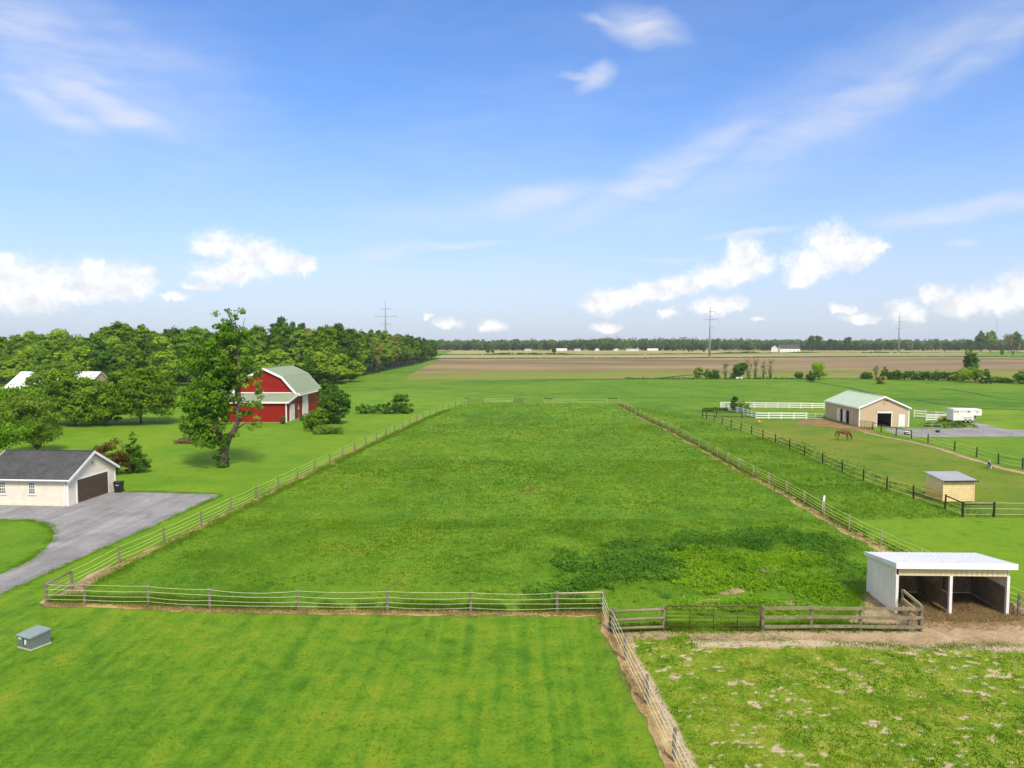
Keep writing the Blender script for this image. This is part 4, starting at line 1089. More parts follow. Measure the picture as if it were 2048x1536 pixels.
for s in (-1, 1):
    roofp = MB().prismx([(0, GR), (s * (W2 + .30), GE - .13), (s * (W2 + .30), GE - .04), (0, GR + .10)][::s], -L2 - .3, L2 + .3).obj('roof_slope', M['shingle'], e)
    MB().box(-L2 - .32, L2 + .32, min(s * (W2 + .30), s * (W2 + .34)), max(s * (W2 + .30), s * (W2 + .34)), GE - .24, GE - .05).obj('fascia', M['whitetrim'], e)
    for x in (-L2 - .335, L2 + .303):
        MB().prismx([(0, GR - .16), (s * (W2 + .30), GE - .30), (s * (W2 + .30), GE - .03), (0, GR + .11)][::s], x, x + .035).obj('rake_trim', M['whitetrim'], e)
    MB().box(L2 - .10, L2 + .035, s * W2 - .06, s * W2 + .06, 0, GE - .05).obj('corner_trim', M['whitetrim'], e)
MB().box(-L2 - .3, L2 + .3, -.10, .10, GR + .085, GR + .125).obj('ridge_cap', M['shingle'], e)
door = MB().box(L2 - .015, L2 + .012, -2.25, 2.25, 0.05, 2.16).obj('garage_door', M['browndoor'], e)
for i in range(5):
    z0 = 0.06 + i * 0.42
    MB().box(L2 + .013, L2 + .04, -2.24, 2.24, z0, z0 + 0.405).obj('panel', M['browndoor'], door)
MB().box(L2 + .01, L2 + .06, -2.40, -2.252, 0, 2.30).obj('door_trim', M['whitetrim'], e)
MB().box(L2 + .01, L2 + .06, 2.252, 2.40, 0, 2.30).obj('door_trim', M['whitetrim'], e)
MB().box(L2 + .01, L2 + .06, -2.252, 2.252, 2.165, 2.30).obj('door_trim', M['whitetrim'], e)
for x0 in (-2.35, 0.45):
    w = MB().box(x0, x0 + .56, -W2 - .04, -W2 - .01, 1.12, 2.10).obj('window', M['glass'], e)
    f = MB()
    f.box(x0 - .07, x0 - .002, -W2 - .075, -W2 - .033, 1.05, 2.17); f.box(x0 + .562, x0 + .63, -W2 - .075, -W2 - .033, 1.05, 2.17)
    f.box(x0 - .002, x0 + .562, -W2 - .075, -W2 - .033, 2.102, 2.17)
    f.obj('frame', M['whitetrim'], w)
    MB().box(x0 - .10, x0 + .66, -W2 - .11, -W2 - .033, 0.98, 1.048).obj('sill', M['whitetrim'], w)
    g = MB()
    for i in (1, 2): g.box(x0 + .56 * i / 3 - .012, x0 + .56 * i / 3 + .012, -W2 - .056, -W2 - .041, 1.122, 2.098)
    for i in (1, 2, 3): g.box(x0, x0 + .56, -W2 - .060, -W2 - .0415, 1.12 + .98 * i / 4 - (.03 if i == 2 else .012), 1.12 + .98 * i / 4 + (.03 if i == 2 else .012))
    g.obj('glazing_bar', M['whitetrim'], w)
d = MB().box(-L2 + .55, -L2 + 1.45, -W2 - .07, -W2 - .031, 0.06, 2.08).obj('side_door', M['bluewhite'], e)
MB().box(-L2 + 1.30, -L2 + 1.38, -W2 - .11, -W2 - .071, 0.98, 1.06).obj('handle', M['galv'], d)
MB().tube([(L2 - .25, -W2 - .30, GE - .2), (L2 - .25, -W2 - .10, GE - .45), (L2 - .25, -W2 - .10, .15), (L2 - .25, -W2 - .35, .08)], .045, 7).obj('downpipe', M['whitetrim'], e)
MB().tube([(-L2 - .3, -W2 - .39, GE - .10), (L2 + .3, -W2 - .39, GE - .12)], .055, 7).obj('gutter', M['whitetrim'], e)
MB().box(L2 + .01, L2 + .16, -.08, .08, 3.32, 3.5).obj('gable_light', M['galv'], e)
# wheelie bin
e = thing('wheelie_bin', 'black wheeled rubbish bin standing beside the garage door', 'bin', (*G(238, 984.5), 0), R(8))
bd = MB()
a = [(-.30, -.32), (.30, -.32), (.30, .30), (-.30, .30)]; b = [(-.37, -.40), (.37, -.40), (.37, .38), (-.37, .38)]
bd.add([(x, y, .06) for x, y in a] + [(x, y, 1.0) for x, y in b], [(3, 2, 1, 0), (4, 5, 6, 7), (0, 1, 5, 4), (1, 2, 6, 5), (2, 3, 7, 6), (3, 0, 4, 7)])
bo = bd.obj('body', M['black'], e)
for i in range(3): MB().box(-.16 + i * .11, -.09 + i * .11, -.388, -.372, .74, .80).obj('marking', M['whitepaint'], bo)
ld = MB().prismx([(-.43, 1.0), (.42, 1.0), (.42, 1.05), (.1, 1.13), (-.30, 1.09), (-.43, 1.04)], -.40, .40).obj('lid', M['black'], e)
MB().tube([(-.28, .48, .98), (.28, .48, .98)], .03).obj('handle', M['black'], e)
for s in (-1, 1): MB().tube([(s * .26, .30, .13), (s * .36, .30, .13)], .13, 14).obj('wheel', M['black'], e, False)

# ================================================================ TAN POLE BARN
pc = G(1718, 853.5); pr = G(1826, 857)
ang = R(-2.5)
e = thing('tan_barn', 'tan metal barn with pale green roof and open doorway', 'barn', (pc[0], pc[1], 0), ang)
BW, BL, BE, BR = 8.4, 15.0, 3.35, 5.25
mid = BW / 2
gm = MB()                                             # front gable with real openings
DO0, DO1, DZ = 3.05, 5.45, 2.75
gm.box(0.0, DO0, 0, .12, 0, BE); gm.box(DO1, BW, 0, .12, 0, BE); gm.box(DO0, DO1, 0, .12, DZ, BE)
gm.prism([(0, BE), (BW, BE), (mid, BR)], 0, .12)
gm.obj('gable_wall', M['tan'], e)
MB().prism([(0, 0), (BW, 0), (BW, BE), (mid, BR), (0, BE)], BL - .12, BL).obj('gable_wall', M['tan'], e)
sw = MB()
openings = [(4.3, 5.5), (6.9, 8.1)]
segs = [(0.12, 4.3), (5.5, 6.9), (8.1, BL - .12)]
for a, b in segs: sw.box(0, .12, a, b, 0, BE)
for a, b in openings: sw.box(0, .12, a, b, 2.35, BE)
sw.obj('side_wall', M['tanY'], e)
MB().box(BW - .12, BW, .12, BL - .12, 0, BE).obj('side_wall', M['tanY'], e)
MB().box(.13, BW - .13, .13, BL - .13, -0.03, 0.03).obj('floor', M['darkdirt'], e)
for a, b in openings:                                  # stable doors slid open beside the openings
    d = MB().box(-.10, -.01, b + .02, b + 1.25, 0.1, 2.40).obj('stable_door', M['whitepaint'], e)
    MB().box(-.14, -.101, b + .1, b + .2, 1.1, 1.25).obj('handle', M['dark'], d)
    MB().box(-.012, .0, a - .06, a - .002, 0.0, 2.41).obj('door_trim', M['dark'], e)
for s in (-1, 1):
    roof_slab('roof_panel', mid, BR + .02, mid + s * (mid + .30), BE - .10, -.25, BL + .25, .09, M['paleroof'], e)
    MB().box(mid + s * (mid + .30) - .04, mid + s * (mid + .30) + .04, -.28, BL + .28, BE - .26, BE - .05).obj('eave_trim', M['whitetrim'], e)
    d0 = Vector((mid + s * (mid + .30), BE - .10))
    mb = MB(); mb.prism([(mid, BR + .14), (d0.x, d0.y + .14), (d0.x, d0.y - .14), (mid, BR - .14)], -.32, -.253); mb.obj('rake_trim', M['whitetrim'], e)
    MB().box((0 if s < 0 else BW) - .09, (0 if s < 0 else BW) + .09, -.06, -.004, 0, BE - .12).obj('corner_trim', M['whitetrim'], e)
MB().box(mid - .15, mid + .15, -.28, BL + .28, BR + .105, BR + .15).obj('ridge_cap', M['paleroof'], e)
rd = MB().box(DO0 - .10, DO1 + .10, -.12, -.01, DZ - .35, DZ + .10).obj('roller_door', M['whitepaint'], e)
MB().box(DO0 - .12, DO1 + .12, -.16, -.13, DZ + .02, DZ + .12).obj('door_track', M['galv'], rd)
for x in (DO0 - .12, DO1 + .002): MB().box(x, x + .118, -.05, -.003, 0, DZ - .36).obj('door_trim', M['whitetrim'], e)
d = MB().box(6.75, 7.65, -.06, -.01, 0.05, 2.10).obj('walk_door', M['whitepaint'], e)
f = MB(); f.box(6.67, 6.748, -.075, -.004, 0, 2.19); f.box(7.652, 7.73, -.075, -.004, 0, 2.19); f.box(6.748, 7.652, -.075, -.004, 2.104, 2.19); f.obj('frame', M['whitetrim'], d)
MB().box(7.5, 7.58, -.11, -.061, 1.0, 1.08).obj('handle', M['galv'], d)
lamp = MB().tube([(mid - .1, 0, 4.45), (mid - .1, -.25, 4.55), (mid + .18, -.45, 4.62)], .035).obj('lamp_bracket', M['dark'], e)
MB().tube([(mid + .18, -.45, 4.66), (mid + .28, -.5, 4.52)], [.06, .14], 10).obj('lamp_shade', M['dark'], lamp)
MB().tube([(-.06, 2.9, BE - .2), (-.06, 2.9, .1)], .045).obj('downpipe', M['whitetrim'], e)

# ================================================================ WHITE RUN-IN SHELTER
e = thing('run_in_shelter', 'white open fronted animal shelter with sloping white roof and two bays', 'shelter', (21.05, 39.1, 0.03), R(-2.0))
SW, SD, SF, SB = 6.1, 3.4, 2.56, 2.24
MB().prismx([(0, 0), (SD, 0), (SD, SB), (0, SF)], 0, .07).obj('side_wall', M['whitewallY'], e)
MB().prismx([(0, 0), (SD, 0), (SD, SB), (0, SF)], SW - .07, SW).obj('side_wall', M['whitewallY'], e)
MB().box(.07, SW - .07, SD - .07, SD, 0, SB - .02).obj('back_wall', M['whitewallY'], e)
for i in range(9):
    z0 = 0.06 + i * 0.155
    MB().box(.12, SW - .12, SD - .105, SD - .075, z0, z0 + .147).obj('lining_board', M['planklining'], e)
    MB().box(.075, .105, .1, SD - .12, z0, z0 + .147).obj('lining_board', M['planklining'], e)
    MB().box(SW - .105, SW - .075, .1, SD - .12, z0, z0 + .147).obj('lining_board', M['planklining'], e)
    if i < 6: MB().box(SW * .485, SW * .485 + .035, .12, SD - .12, z0 + .1, z0 + .247).obj('partition_board', M['planklining'], e)
for x in (0.07, SW * .49 - .02, SW - .07):
    MB().box(x - .075, x + .075, -.09, .07, 0, SF - .42).obj('post', M['whitepaint'], e)
for x in (1.5, SW * .485 + .1, 4.5):
    MB().box(x - .06, x + .06, SD - .22, SD - .11, 0, SB - .04).obj('back_post', M['planklining'], e)
MB().box(.145, SW - .145, -.07, -.03, SF - .44, SF + .10).obj('fascia', M['creamX'], e)
fr = MB()
for i in range(21): fr.box(.3 + i * .27, .325 + i * .27, -.085, -.071, SF - .43, SF + .09)
fr.obj('fascia_rib', M['creamX'], e)
rz0 = SF + .16; rz1 = SB + .06
MB().prismx([(-.30, rz0 + .06), (SD + .12, rz1), (SD + .12, rz1 + .07), (-.30, rz0 + .13)], -.12, SW + .22).obj('roof', M['whiteroof'], e)
rb = MB()
for i in range(26): 
    x = -.06 + i * .25
    rb.prismx([(-.30, rz0 + .131), (SD + .12, rz1 + .071), (SD + .12, rz1 + .096), (-.30, rz0 + .156)], x, x + .05)
rb.obj('roof_rib', M['whiteroof'], e)
MB().box(-.14, SW + .24, -.35, -.303, rz0 - .14, rz0 + .175).obj('roof_fascia', M['whitetrim'], e)
for x in (-.145, SW + .222):
    MB().prismx([(-.30, rz0 - .10), (SD + .12, rz1 - .10), (SD + .12, rz1 + .10), (-.30, rz0 + .16)], x, x + .025).obj('rake_trim', M['whitetrim'], e)
for i in range(7): MB().beam((.1 + i * .98, -.25, rz0 + .01), (.1 + i * .98, SD, rz1 - .06), .05, .12).obj('rafter', M['planklining'], e)
# straw trodden at the shelter mouth
r2 = np.random.default_rng(77)
q = np.stack([r2.uniform(21.2, 28.2, 2600), 38.3 + r2.normal(0, .8, 2600)], 1)
blades('trodden_straw', np.concatenate([q]), np.full(2600, .11), np.full(2600, .014), r2.normal(.4, .2, 2600), M['lf_straw'], 78, 2, 2.5, .1, 'loose straw trodden into the dirt at the shelter mouth').location.z = 0.05

# ================================================================ WOODEN SHED
e = thing('wooden_shed', 'small new pine plank shed with grey lean-to roof', 'shed', (39.95, 66.5, 0.04), R(3))
PW_, PD, PH, PHB = 2.95, 2.55, 2.02, 2.32
for (x, y, h) in ((.05, .05, PH), (PW_ - .05, .05, PH), (.05, PD - .05, PHB), (PW_ - .05, PD - .05, PHB)):
    MB().box(x - .05, x + .05, y - .05, y + .05, 0, h - .03).obj('corner_post', M['newplank'], e)
NB = 11
for i in range(NB):
    z0 = .05 + i * (PH - .1) / NB; z1 = z0 + (PH - .1) / NB - .028
    j = ((i * 37) % 5) * .004
    MB().box(.0, PW_, -.035 - j, -.004, z0, z1).obj('plank', M['newplank'], e)
    MB().box(-.035 - j, -.004, 0.0, PD, z0, z1).obj('plank', M['newplank_lit'] if i < 5 else M['newplank'], e)
    MB().box(PW_ + .004, PW_ + .035 + j, 0.0, PD, z0, z1).obj('plank', M['newplank'], e)
for x in (-.045, PW_ - .055): MB().box(x, x + .10, -.075, -.052, 0, PH).obj('corner_board', M['newplank'], e)
MB().prismx([(0, PH - .06), (PD, PH - .06), (PD, PHB - .02)], -.03, -.006).obj('gable_board', M['newplank'], e)
MB().prismx([(0, PH - .06), (PD, PH - .06), (PD, PHB - .02)], PW_ + .006, PW_ + .03).obj('gable_board', M['newplank'], e)
MB().prismx([(-.28, PH - .02), (PD + .15, PHB + .02), (PD + .15, PHB + .06), (-.28, PH + .02)], -.16, PW_ + .22).obj('roof', M['greyroof'], e)
MB().box(-.17, PW_ + .23, -.32, -.283, PH - .09, PH + .025).obj('roof_fascia', M['blackpost'], e)
for x in (0.02, PW_ - .12): MB().box(x, x + .1, -.1, PD + .1, -.04, .04).obj('skid', M['railwood'], e)

# ================================================================ SMALL THINGS
bx = G(68, 1291)
e = thing('utility_box', 'grey green electrical transformer box standing on the front lawn', 'utility box', (bx[0], bx[1], 0), R(-24))
MB().box(-.515, .515, -.485, .535, -.02, .07).obj('pad', M['concrete'], e)
body = MB().prismx([(-.47, .07), (.52, .07), (.52, .70), (-.47, .60)], -.50, .50).obj('body', M['trans_grey'], e)
lid = MB().prismx([(-.52, .58), (.56, .69), (.56, .76), (-.40, .68), (-.52, .64)], -.54, .54).obj('lid', M['trans_lid_skylit'], e)
MB().box(-.02, .02, -.485, -.471, .09, .57).obj('door_seam', M['dark'], body)
MB().box(-.40, -.22, -.484, -.472, .44, .56).obj('warning_label', M['whitepaint'], body)
MB().box(.05, .17, -.486, -.472, .26, .48).obj('warning_label', M['whitepaint'], body)
MB().box(.02, .07, -.51, -.472, .20, .25).obj('padlock', M['galv'], body)

# horse trailer (gooseneck)
tp = G(1932, 846.5)
e = thing('horse_trailer', 'white gooseneck horse trailer parked on the gravel', 'trailer', (tp[0] - 2.35, tp[1], 0), R(1))
TL, TW = 3.75, 2.0
prof = [(0, .50), (TL - .15, .50), (TL, .62), (TL, 1.40), (5.12, 1.40), (5.22, 1.52), (5.22, 2.42), (5.10, 2.52), (.05, 2.60), (0, 2.50)]
body = MB().prism(prof, 0, TW).obj('body', M['whitepaint'], e)
MB().prism([(-.03, 2.50), (5.16, 2.44), (5.16, 2.56), (-.03, 2.64)], -.04, TW + .04).obj('roof', M['whitetrim'], e)
for x0, x1 in ((.15, .42), (.62, .92), (2.60, 3.02)):
    w = MB().box(x0, x1, -.012, -.003, 1.98, 2.24).obj('window', M['glass'], body)
    f = MB(); f.box(x0 - .03, x1 + .03, -.02, -.013, 2.242, 2.272); f.box(x0 - .03, x1 + .03, -.02, -.013, 1.948, 1.978); f.obj('frame', M['galv'], w)
MB().add([(0, 0, 0)], []) if False else None
for pts_ in ([(4.05, -.015, 2.25), (4.35, -.015, 1.82), (4.72, -.015, 2.25)], [(4.15, -.015, 2.25), (4.35, -.015, 1.95), (4.6, -.015, 2.25)], [(1.1, -.015, 2.2), (1.55, -.015, 2.12), (1.95, -.015, 2.02)], [(2.05, -.015, 2.28), (2.35, -.015, 2.0), (2.5, -.015, 1.95)], [(3.2, -.015, 2.25), (3.22, -.015, 1.98), (3.12, -.015, 1.9)]):
    MB().tube(pts_, .022, 4).obj('decal', M['black'], body)
dr = MB().box(.75, 1.85, -.03, -.003, .62, 1.85).obj('side_door', M['whitepaint'], body)
MB().box(1.70, 1.78, -.05, -.031, 1.15, 1.30).obj('latch', M['dark'], dr)
MB().box(1.92, 3.52, -.10, -.003, .98, 1.06).obj('fender', M['galv'], e)
for x in (2.28, 3.08):
    for y in (.10, TW - .12):
        t = MB().tube([(x, y - .11, .36), (x, y + .11, .36)], .36, 20).obj('wheel', M['black'], e)
        MB().tube([(x, y - .125, .36), (x, y - .111, .36)], [.17, .18], 14).obj('rim', M['galv'], t)
MB().box(.1, TL, .2, TW - .2, .38, .50).obj('chassis', M['dark'], e)
MB().box(TL + .004, 4.35, .55, 1.45, .55, 1.398).obj('storage_box', M['galv'], e)
MB().tube([(4.75, 1.0, 1.40), (4.75, 1.0, .85)], .06, 8).obj('gooseneck', M['dark'], e)
for y in (.4, 1.6): 
    j = MB().tube([(4.45, y, 1.40), (4.45, y, .05)], .05, 8).obj('jack', M['galv'], e)
    MB().box(4.35, 4.55, y - .1, y + .1, 0, .05).obj('foot', M['galv'], j)
# yellow implement
ip = G(1890, 843)
e = thing('farm_implement', 'small yellow farm implement with a slanting dark boom by the trailer', 'implement', (ip[0], ip[1], 0), R(5))
MB().prism([(-.75, .25), (.35, .25), (.45, .6), (.2, .98), (-.55, .92), (-.8, .6)], -.35, .35).obj('hood', M['yellow'], e)
MB().tube([(-.7, .0, .45), (.6, 0, 1.1), (1.35, 0, 1.75)], .05, 7).obj('boom', M['darkrail'], e)
MB().tube([(1.35, 0, 1.75), (1.38, 0, 1.25)], .04, 6).obj('spout', M['darkrail'], e)
MB().prism([(.45, .22), (1.7, .18), (1.75, .55), (1.2, .95), (.55, .85)], -.3, .3).obj('engine', M['dark'], e)
for x in (-.45, .9):
    for y in (-.45, .45): MB().tube([(x, y - .09, .28), (x, y + .09, .28)], .28, 14).obj('wheel', M['black'], e)
# bits on the gravel
p = G(1813, 869)
e = thing('mounting_block', 'small white and dark stepped block on the gravel before the tan barn', 'step block', (p[0], p[1], 0.016), R(4))
MB().box(-.30, .30, -.18, .20, 0, .42).obj('upper_step', M['dark'], e)
MB().box(-.34, .34, -.52, -.181, 0, .22).obj('lower_step', M['dark'], e)
MB().box(-.36, .36, -.24, .22, .421, .48).obj('tread', M['whitepaint'], e)
MB().box(-.38, .38, -.56, -.241, .221, .28).obj('tread', M['whitepaint'], e)
p = G(1875, 865)
e = thing('feed_tub', 'low black rubber feed tub on the gravel', 'tub', (p[0], p[1], 0.016), 0)
MB().tube([(0, 0, 0), (0, 0, .02), (0, 0, .30), (0, 0, .34)], [.22, .26, .34, .36], 14).obj('bowl', M['black'], e)
MB().tube([(-.34, 0, .30), (-.30, -.2, .5), (.30, -.2, .5), (.34, 0, .30)], .02, 5).obj('handle', M['black'], e)
p = G(1518, 847)
e = thing('play_ball', 'small orange ball lying in the grass left of the brown soil', 'ball', (p[0], p[1], 0.27), 0)
mb = MB()
for i in range(9):
    for k in range(14):
        th = math.pi * i / 8; ph = 2 * math.pi * k / 14
        rr = .28 * (1 + .02 * math.cos(7 * ph))
        mb.v.append((rr * math.sin(th) * math.cos(ph), rr * math.sin(th) * math.sin(ph), rr * math.cos(th)))
for i in range(8):
    for k in range(14): mb.f.append((i * 14 + k, i * 14 + (k + 1) % 14, (i + 1) * 14 + (k + 1) % 14, (i + 1) * 14 + k))
mb.obj('shell', M['orange'], e, True)
MB().tube([(-.08, 0, .26), (0, 0, .36), (.08, 0, .26)], .02, 5).obj('handle', M['orange'], e)
p = G(1478, 758.5)
e = thing('white_trough', 'long white trough lying before the row of hedge trees', 'trough', (p[0], p[1], 0.05), R(3))
MB().prism([(-1.2, .25), (1.2, .25), (1.35, .75), (-1.35, .75)], -.3, .3).obj('basin', M['whitepaint'], e)
for x in (-.9, .9): MB().box(x - .08, x + .08, -.28, .28, 0, .249).obj('leg', M['whitepaint'], e)
MB().tube([(-1.35, -.3, .76), (1.35, -.3, .76), (1.35, .3, .76), (-1.35, .3, .76), (-1.35, -.3, .76)], .035, 6).obj('rim', M['whitepaint'], e)

# ---------------- animals (one continuous skinned body each)
def skin_body(name, verts, edges, radii, mat, parent, root=0):
    me = bpy.data.meshes.new(name)
    me.from_pydata([tuple(v) for v in verts], edges, [])
    me.materials.append(mat)
    o = link(name, me, parent)
    sk = o.modifiers.new('skin', 'SKIN'); sk.use_smooth_shade = True
    for i, r in enumerate(radii):
        rr = r if hasattr(r, '__len__') else (r, r)
        me.skin_vertices[0].data[i].radius = rr
    me.skin_vertices[0].data[root].use_root = True
    ss = o.modifiers.new('sub', 'SUBSURF'); ss.levels = 1; ss.render_levels = 2
    dg = bpy.context.evaluated_depsgraph_get(); dg.update()
    m2 = bpy.data.meshes.new_from_object(o.evaluated_get(dg))
    o.modifiers.clear(); o.data = m2; m2.name = name
    if not m2.materials: m2.materials.append(mat)
    m2.polygons.foreach_set('use_smooth', [True] * len(m2.polygons))
    return o
def grazing_animal(parent, s, mat, hair, tailmat):
    V = []; E_ = []; Rd = []
    def v(x, y, z, r): V.append((x * s, y * s, z * s)); Rd.append(tuple(q * s for q in r) if hasattr(r, '__len__') else r * s); return len(V) - 1
    def ch(*ids):
        for a, b in zip(ids, ids[1:]): E_.append((a, b))
    croup = v(-.62, 0, 1.30, (.24, .25)); loin = v(-.25, 0, 1.26, (.25, .27)); barrel = v(.12, 0, 1.18, (.27, .31)); chest = v(.50, 0, 1.20, (.24, .30))
    n1 = v(.78, 0, 1.08, (.15, .22)); n2 = v(1.02, .02, .78, (.11, .16)); poll = v(1.16, .03, .50, (.10, .12)); face = v(1.20, .04, .30, (.075, .09)); muz = v(1.20, .04, .12, (.06, .065))
    dock = v(-.82, 0, 1.24, .12)
    ch(dock, croup, loin, barrel, chest, n1, n2, poll, face, muz)
    for y, dxx in ((-.15, .0), (.15, .12)):
        st = v(-.66 + dxx * .3, y, 1.02, (.15, .17)); kn = v(-.56 + dxx, y * 1.05, .78, (.10, .12)); hk = v(-.78 + dxx, y * 1.05, .50, (.055, .065)); fe = v(-.74 + dxx, y * 1.05, .16, (.042, .045)); hf = v(-.70 + dxx, y * 1.05, .04, (.06, .06))
        E_.append((croup, st)); ch(st, kn, hk, fe, hf)
    for y, dxx in ((-.13, -.04), (.13, .18)):
        el_ = v(.48 + dxx * .3, y, .88, (.10, .12)); kn = v(.50 + dxx, y, .50, (.06, .065)); fe = v(.49 + dxx * 1.2, y, .16, (.042, .045)); hf = v(.53 + dxx * 1.2, y, .04, (.06, .06))
        E_.append((chest, el_)); ch(el_, kn, fe, hf)
    b = skin_body('body', V, E_, Rd, mat, parent, 2)
    for y in (-.05, .07):
        MB().tube([(1.08 * s, y * s, .56 * s), (1.02 * s, (y * 1.5) * s, .62 * s), (.99 * s, y * 1.7 * s, .68 * s)], [.04 * s, .035 * s, .006 * s], 6).obj('ear', mat, parent, True)
    MB().tube([(-.86 * s, 0, 1.26 * s), (-.98 * s, .02, 1.10 * s), (-.98 * s, .02, .75 * s), (-.94 * s, .02, .42 * s)], [.05 * s, .075 * s, .085 * s, .02 * s], 8).obj('tail', tailmat, parent, True)
    MB().tube([(.60 * s, 0, 1.42 * s), (.86 * s, 0, 1.22 * s), (1.06 * s, .02, .92 * s), (1.20 * s, .03, .58 * s)], [.04 * s, .06 * s, .06 * s, .03 * s], 7).obj('mane', hair, parent, True)
    return b
hp = G(1686, 881)
e = thing('horse', 'chestnut horse grazing before the tan barn with its head to the right', 'horse', (hp[0], hp[1], 0.0), R(-6))
grazing_animal(e, 1.08, M['horse'], M['horsehair'], M['horsehair'])
MB().tube([(1.335, .04, .56), (1.375, .045, .34), (1.37, .045, .10)], [.03, .055, .05], 8).obj('blaze', M['palehair'], e, True)
# small pied goat-like animal seen end on
ap = G(1979, 937)
e = thing('small_animal', 'small black and white animal standing by the fence path on the right', 'animal', (ap[0], ap[1], 0.0), R(248))
def pied():
    m, nt, out = new_mat('black and white coat')
    p_ = opos(nt)
    n_ = nt.noise(p_, 2.4, 2, 0.4).outputs[0]
    pbr(nt, out, nt.mix(nt.mr(n_, 0.52, 0.56), (0.016, 0.013, 0.012), (0.72, 0.68, 0.62)), 0.8)
    return m
M['pied'] = pied()
grazing_animal(e, 0.60, M['pied'], M['palehair'], M['black'])

# ================================================================ POLES
def transmission(label, loc, h, az_, arms, group):
    e = thing('transmission_pole', label, 'pylon', loc, az_, group)
    MB().tube([(0, 0, -.2), (0, 0, h * .5), (0, 0, h)], [h * .022, h * .015, h * .006], 10).obj('mast', M['steel'], e, True)
    for z, wl, wr in arms:
        for s, w in ((-1, wl), (1, wr)):
            if w <= 0: continue
            a = MB().tube([(0, 0, h * z), (s * w * .6, 0, h * z + .35), (s * w, 0, h * z + .6)], [.34, .24, .16], 6).obj('crossarm', M['steel'], e, True)
            MB().tube([(s * w, 0, h * z + .6), (s * w, 0, h * z - 2.2)], .16, 6).obj('insulator', M['galv'], a)
    return e
gp = 'steel transmission poles'
t1 = (-0.1739 * 760, 760.0)
transmission('steel power pole rising behind the wood edge, leftmost of the three tall poles', (t1[0], t1[1], 0), 15 + (681 - 601) * 760 / FPX, R(5), [(.84, 4.5, 5.5), (.70, 10.5, 11.5), (.56, 4, 6.5)], gp)
t2 = G(1419, 712.5)
transmission('tall steel power pole standing in the field, middle of the three', (t2[0], t2[1], 0), 47, R(12), [(.90, 1.5, 5), (.74, 6.5, 8.5), (.57, 0.8, 5)], gp)
t3 = G(1797, 703.5)
transmission('tall steel power pole near the distant treeline, rightmost of the three', (t3[0], t3[1], 0), 51, R(18), [(.90, 2, 4), (.78, 2, 11), (.60, 5, 7)], gp)
for lab, (px, py), hh in (('thin pale utility pole in the far stubble field right of the steel pole', (1824, 702), 11), ('pale utility pole at the right edge of the picture before the distant trees', (2039, 704.5), 12)):
    q = G(px, py)
    e = thing('utility_pole', lab, 'utility pole', (q[0], q[1], 0), R(30))
    MB().tube([(0, 0, -.2), (0, 0, hh)], [.30, .22], 8).obj('pole', M['postpale'], e, True)
    MB().beam((-1.1, 0, hh - .7), (1.1, 0, hh - .7), .16, .2).obj('crossarm', M['postpale'], e)
q = (1991 - 1024) / FPX * 1250
e = thing('radio_mast', 'very thin mast above the tree stand at the far right', 'mast', (q, 1250, 0), 0)
MB().tube([(0, 0, -.2), (0, 0, 52)], [.35, .2], 6).obj('mast', M['steel'], e)
MB().beam((-2, 0, 50), (2, 0, 50), .2, .2).obj('antenna', M['steel'], e)

# ================================================================ OTHER HOUSES
def house(label, loc, rz, w, d, h, rh, wall, roof, name='farmhouse', nwin=3, door=None, cat='house', wmat=None):
    """gabled house: ridge along x"""
    e = thing(name, label, cat, loc, rz)
    wl = MB().prismx([(-d / 2, 0), (d / 2, 0), (d / 2, h), (0, h + rh - .06), (-d / 2, h)], -w / 2, w / 2).obj('wall', wall, e)
    for s in (-1, 1):
        MB().prismx([(0, h + rh), (s * (d / 2 + .3), h - .1), (s * (d / 2 + .3), h + .04), (0, h + rh + .14)][::s], -w / 2 - .35, w / 2 + .35).obj('roof_slope', roof, e)
    for i in range(nwin):
        x = -w / 2 + w * (i + .5) / nwin
        wn = MB().box(x - .45, x + .45, -d / 2 - .06, -d / 2 - .01, .95, min(h - .3, 2.15)).obj('window', wmat or M['glass'], e)
    if door:
        MB().box(door[0], door[1], -d / 2 - .08, -d / 2 - .012, 0.03, door[2]).obj('door', M['whitepaint'], e)
    return e
hb = G(12, 802)
e = house('long white roofed building half hidden behind the left garden trees', (-116.7, 187.5, 0), 0, 20, 13, 3.25, 3.6, M['pinkwall'], M['whitetrim'], 'outbuilding', 0, None, 'building')
d = MB().box(-9.4, -6.6, -6.58, -6.51, 0.03, 2.8).obj('garage_door', M['whitepaint'], e)
for i in range(4): MB().box(-9.36, -6.64, -6.61, -6.581, .05 + i * .68, .71 + i * .68).obj('panel', M['whitepaint'], d)
MB().box(-10.4, 10.4, -7.0, -6.82, 3.0, 3.2).obj('gutter', M['whitetrim'], e)
sheet('concrete_apron', [(-140, 176), (-120, 175), (-120, 180.9), (-140, 180.9)], 0.02, M['concrete'])
q = G(1578, 704.5)
house('white farmhouse with dark roof among the far dark trees', (q[0], q[1], 0), R(-4), 25, 9, 4.6, 5.0, M['whitepaint'], M['shingle'], 'farmhouse', 5)
q = G(1549, 704)
house('small white sheds left of the far white farmhouse', (q[0], q[1], 0), R(70), 9, 8, 5.0, 3.5, M['whitepaint'], M['whitetrim'], 'farm_shed', 0, (-1.5, 1.5, 3), 'shed')
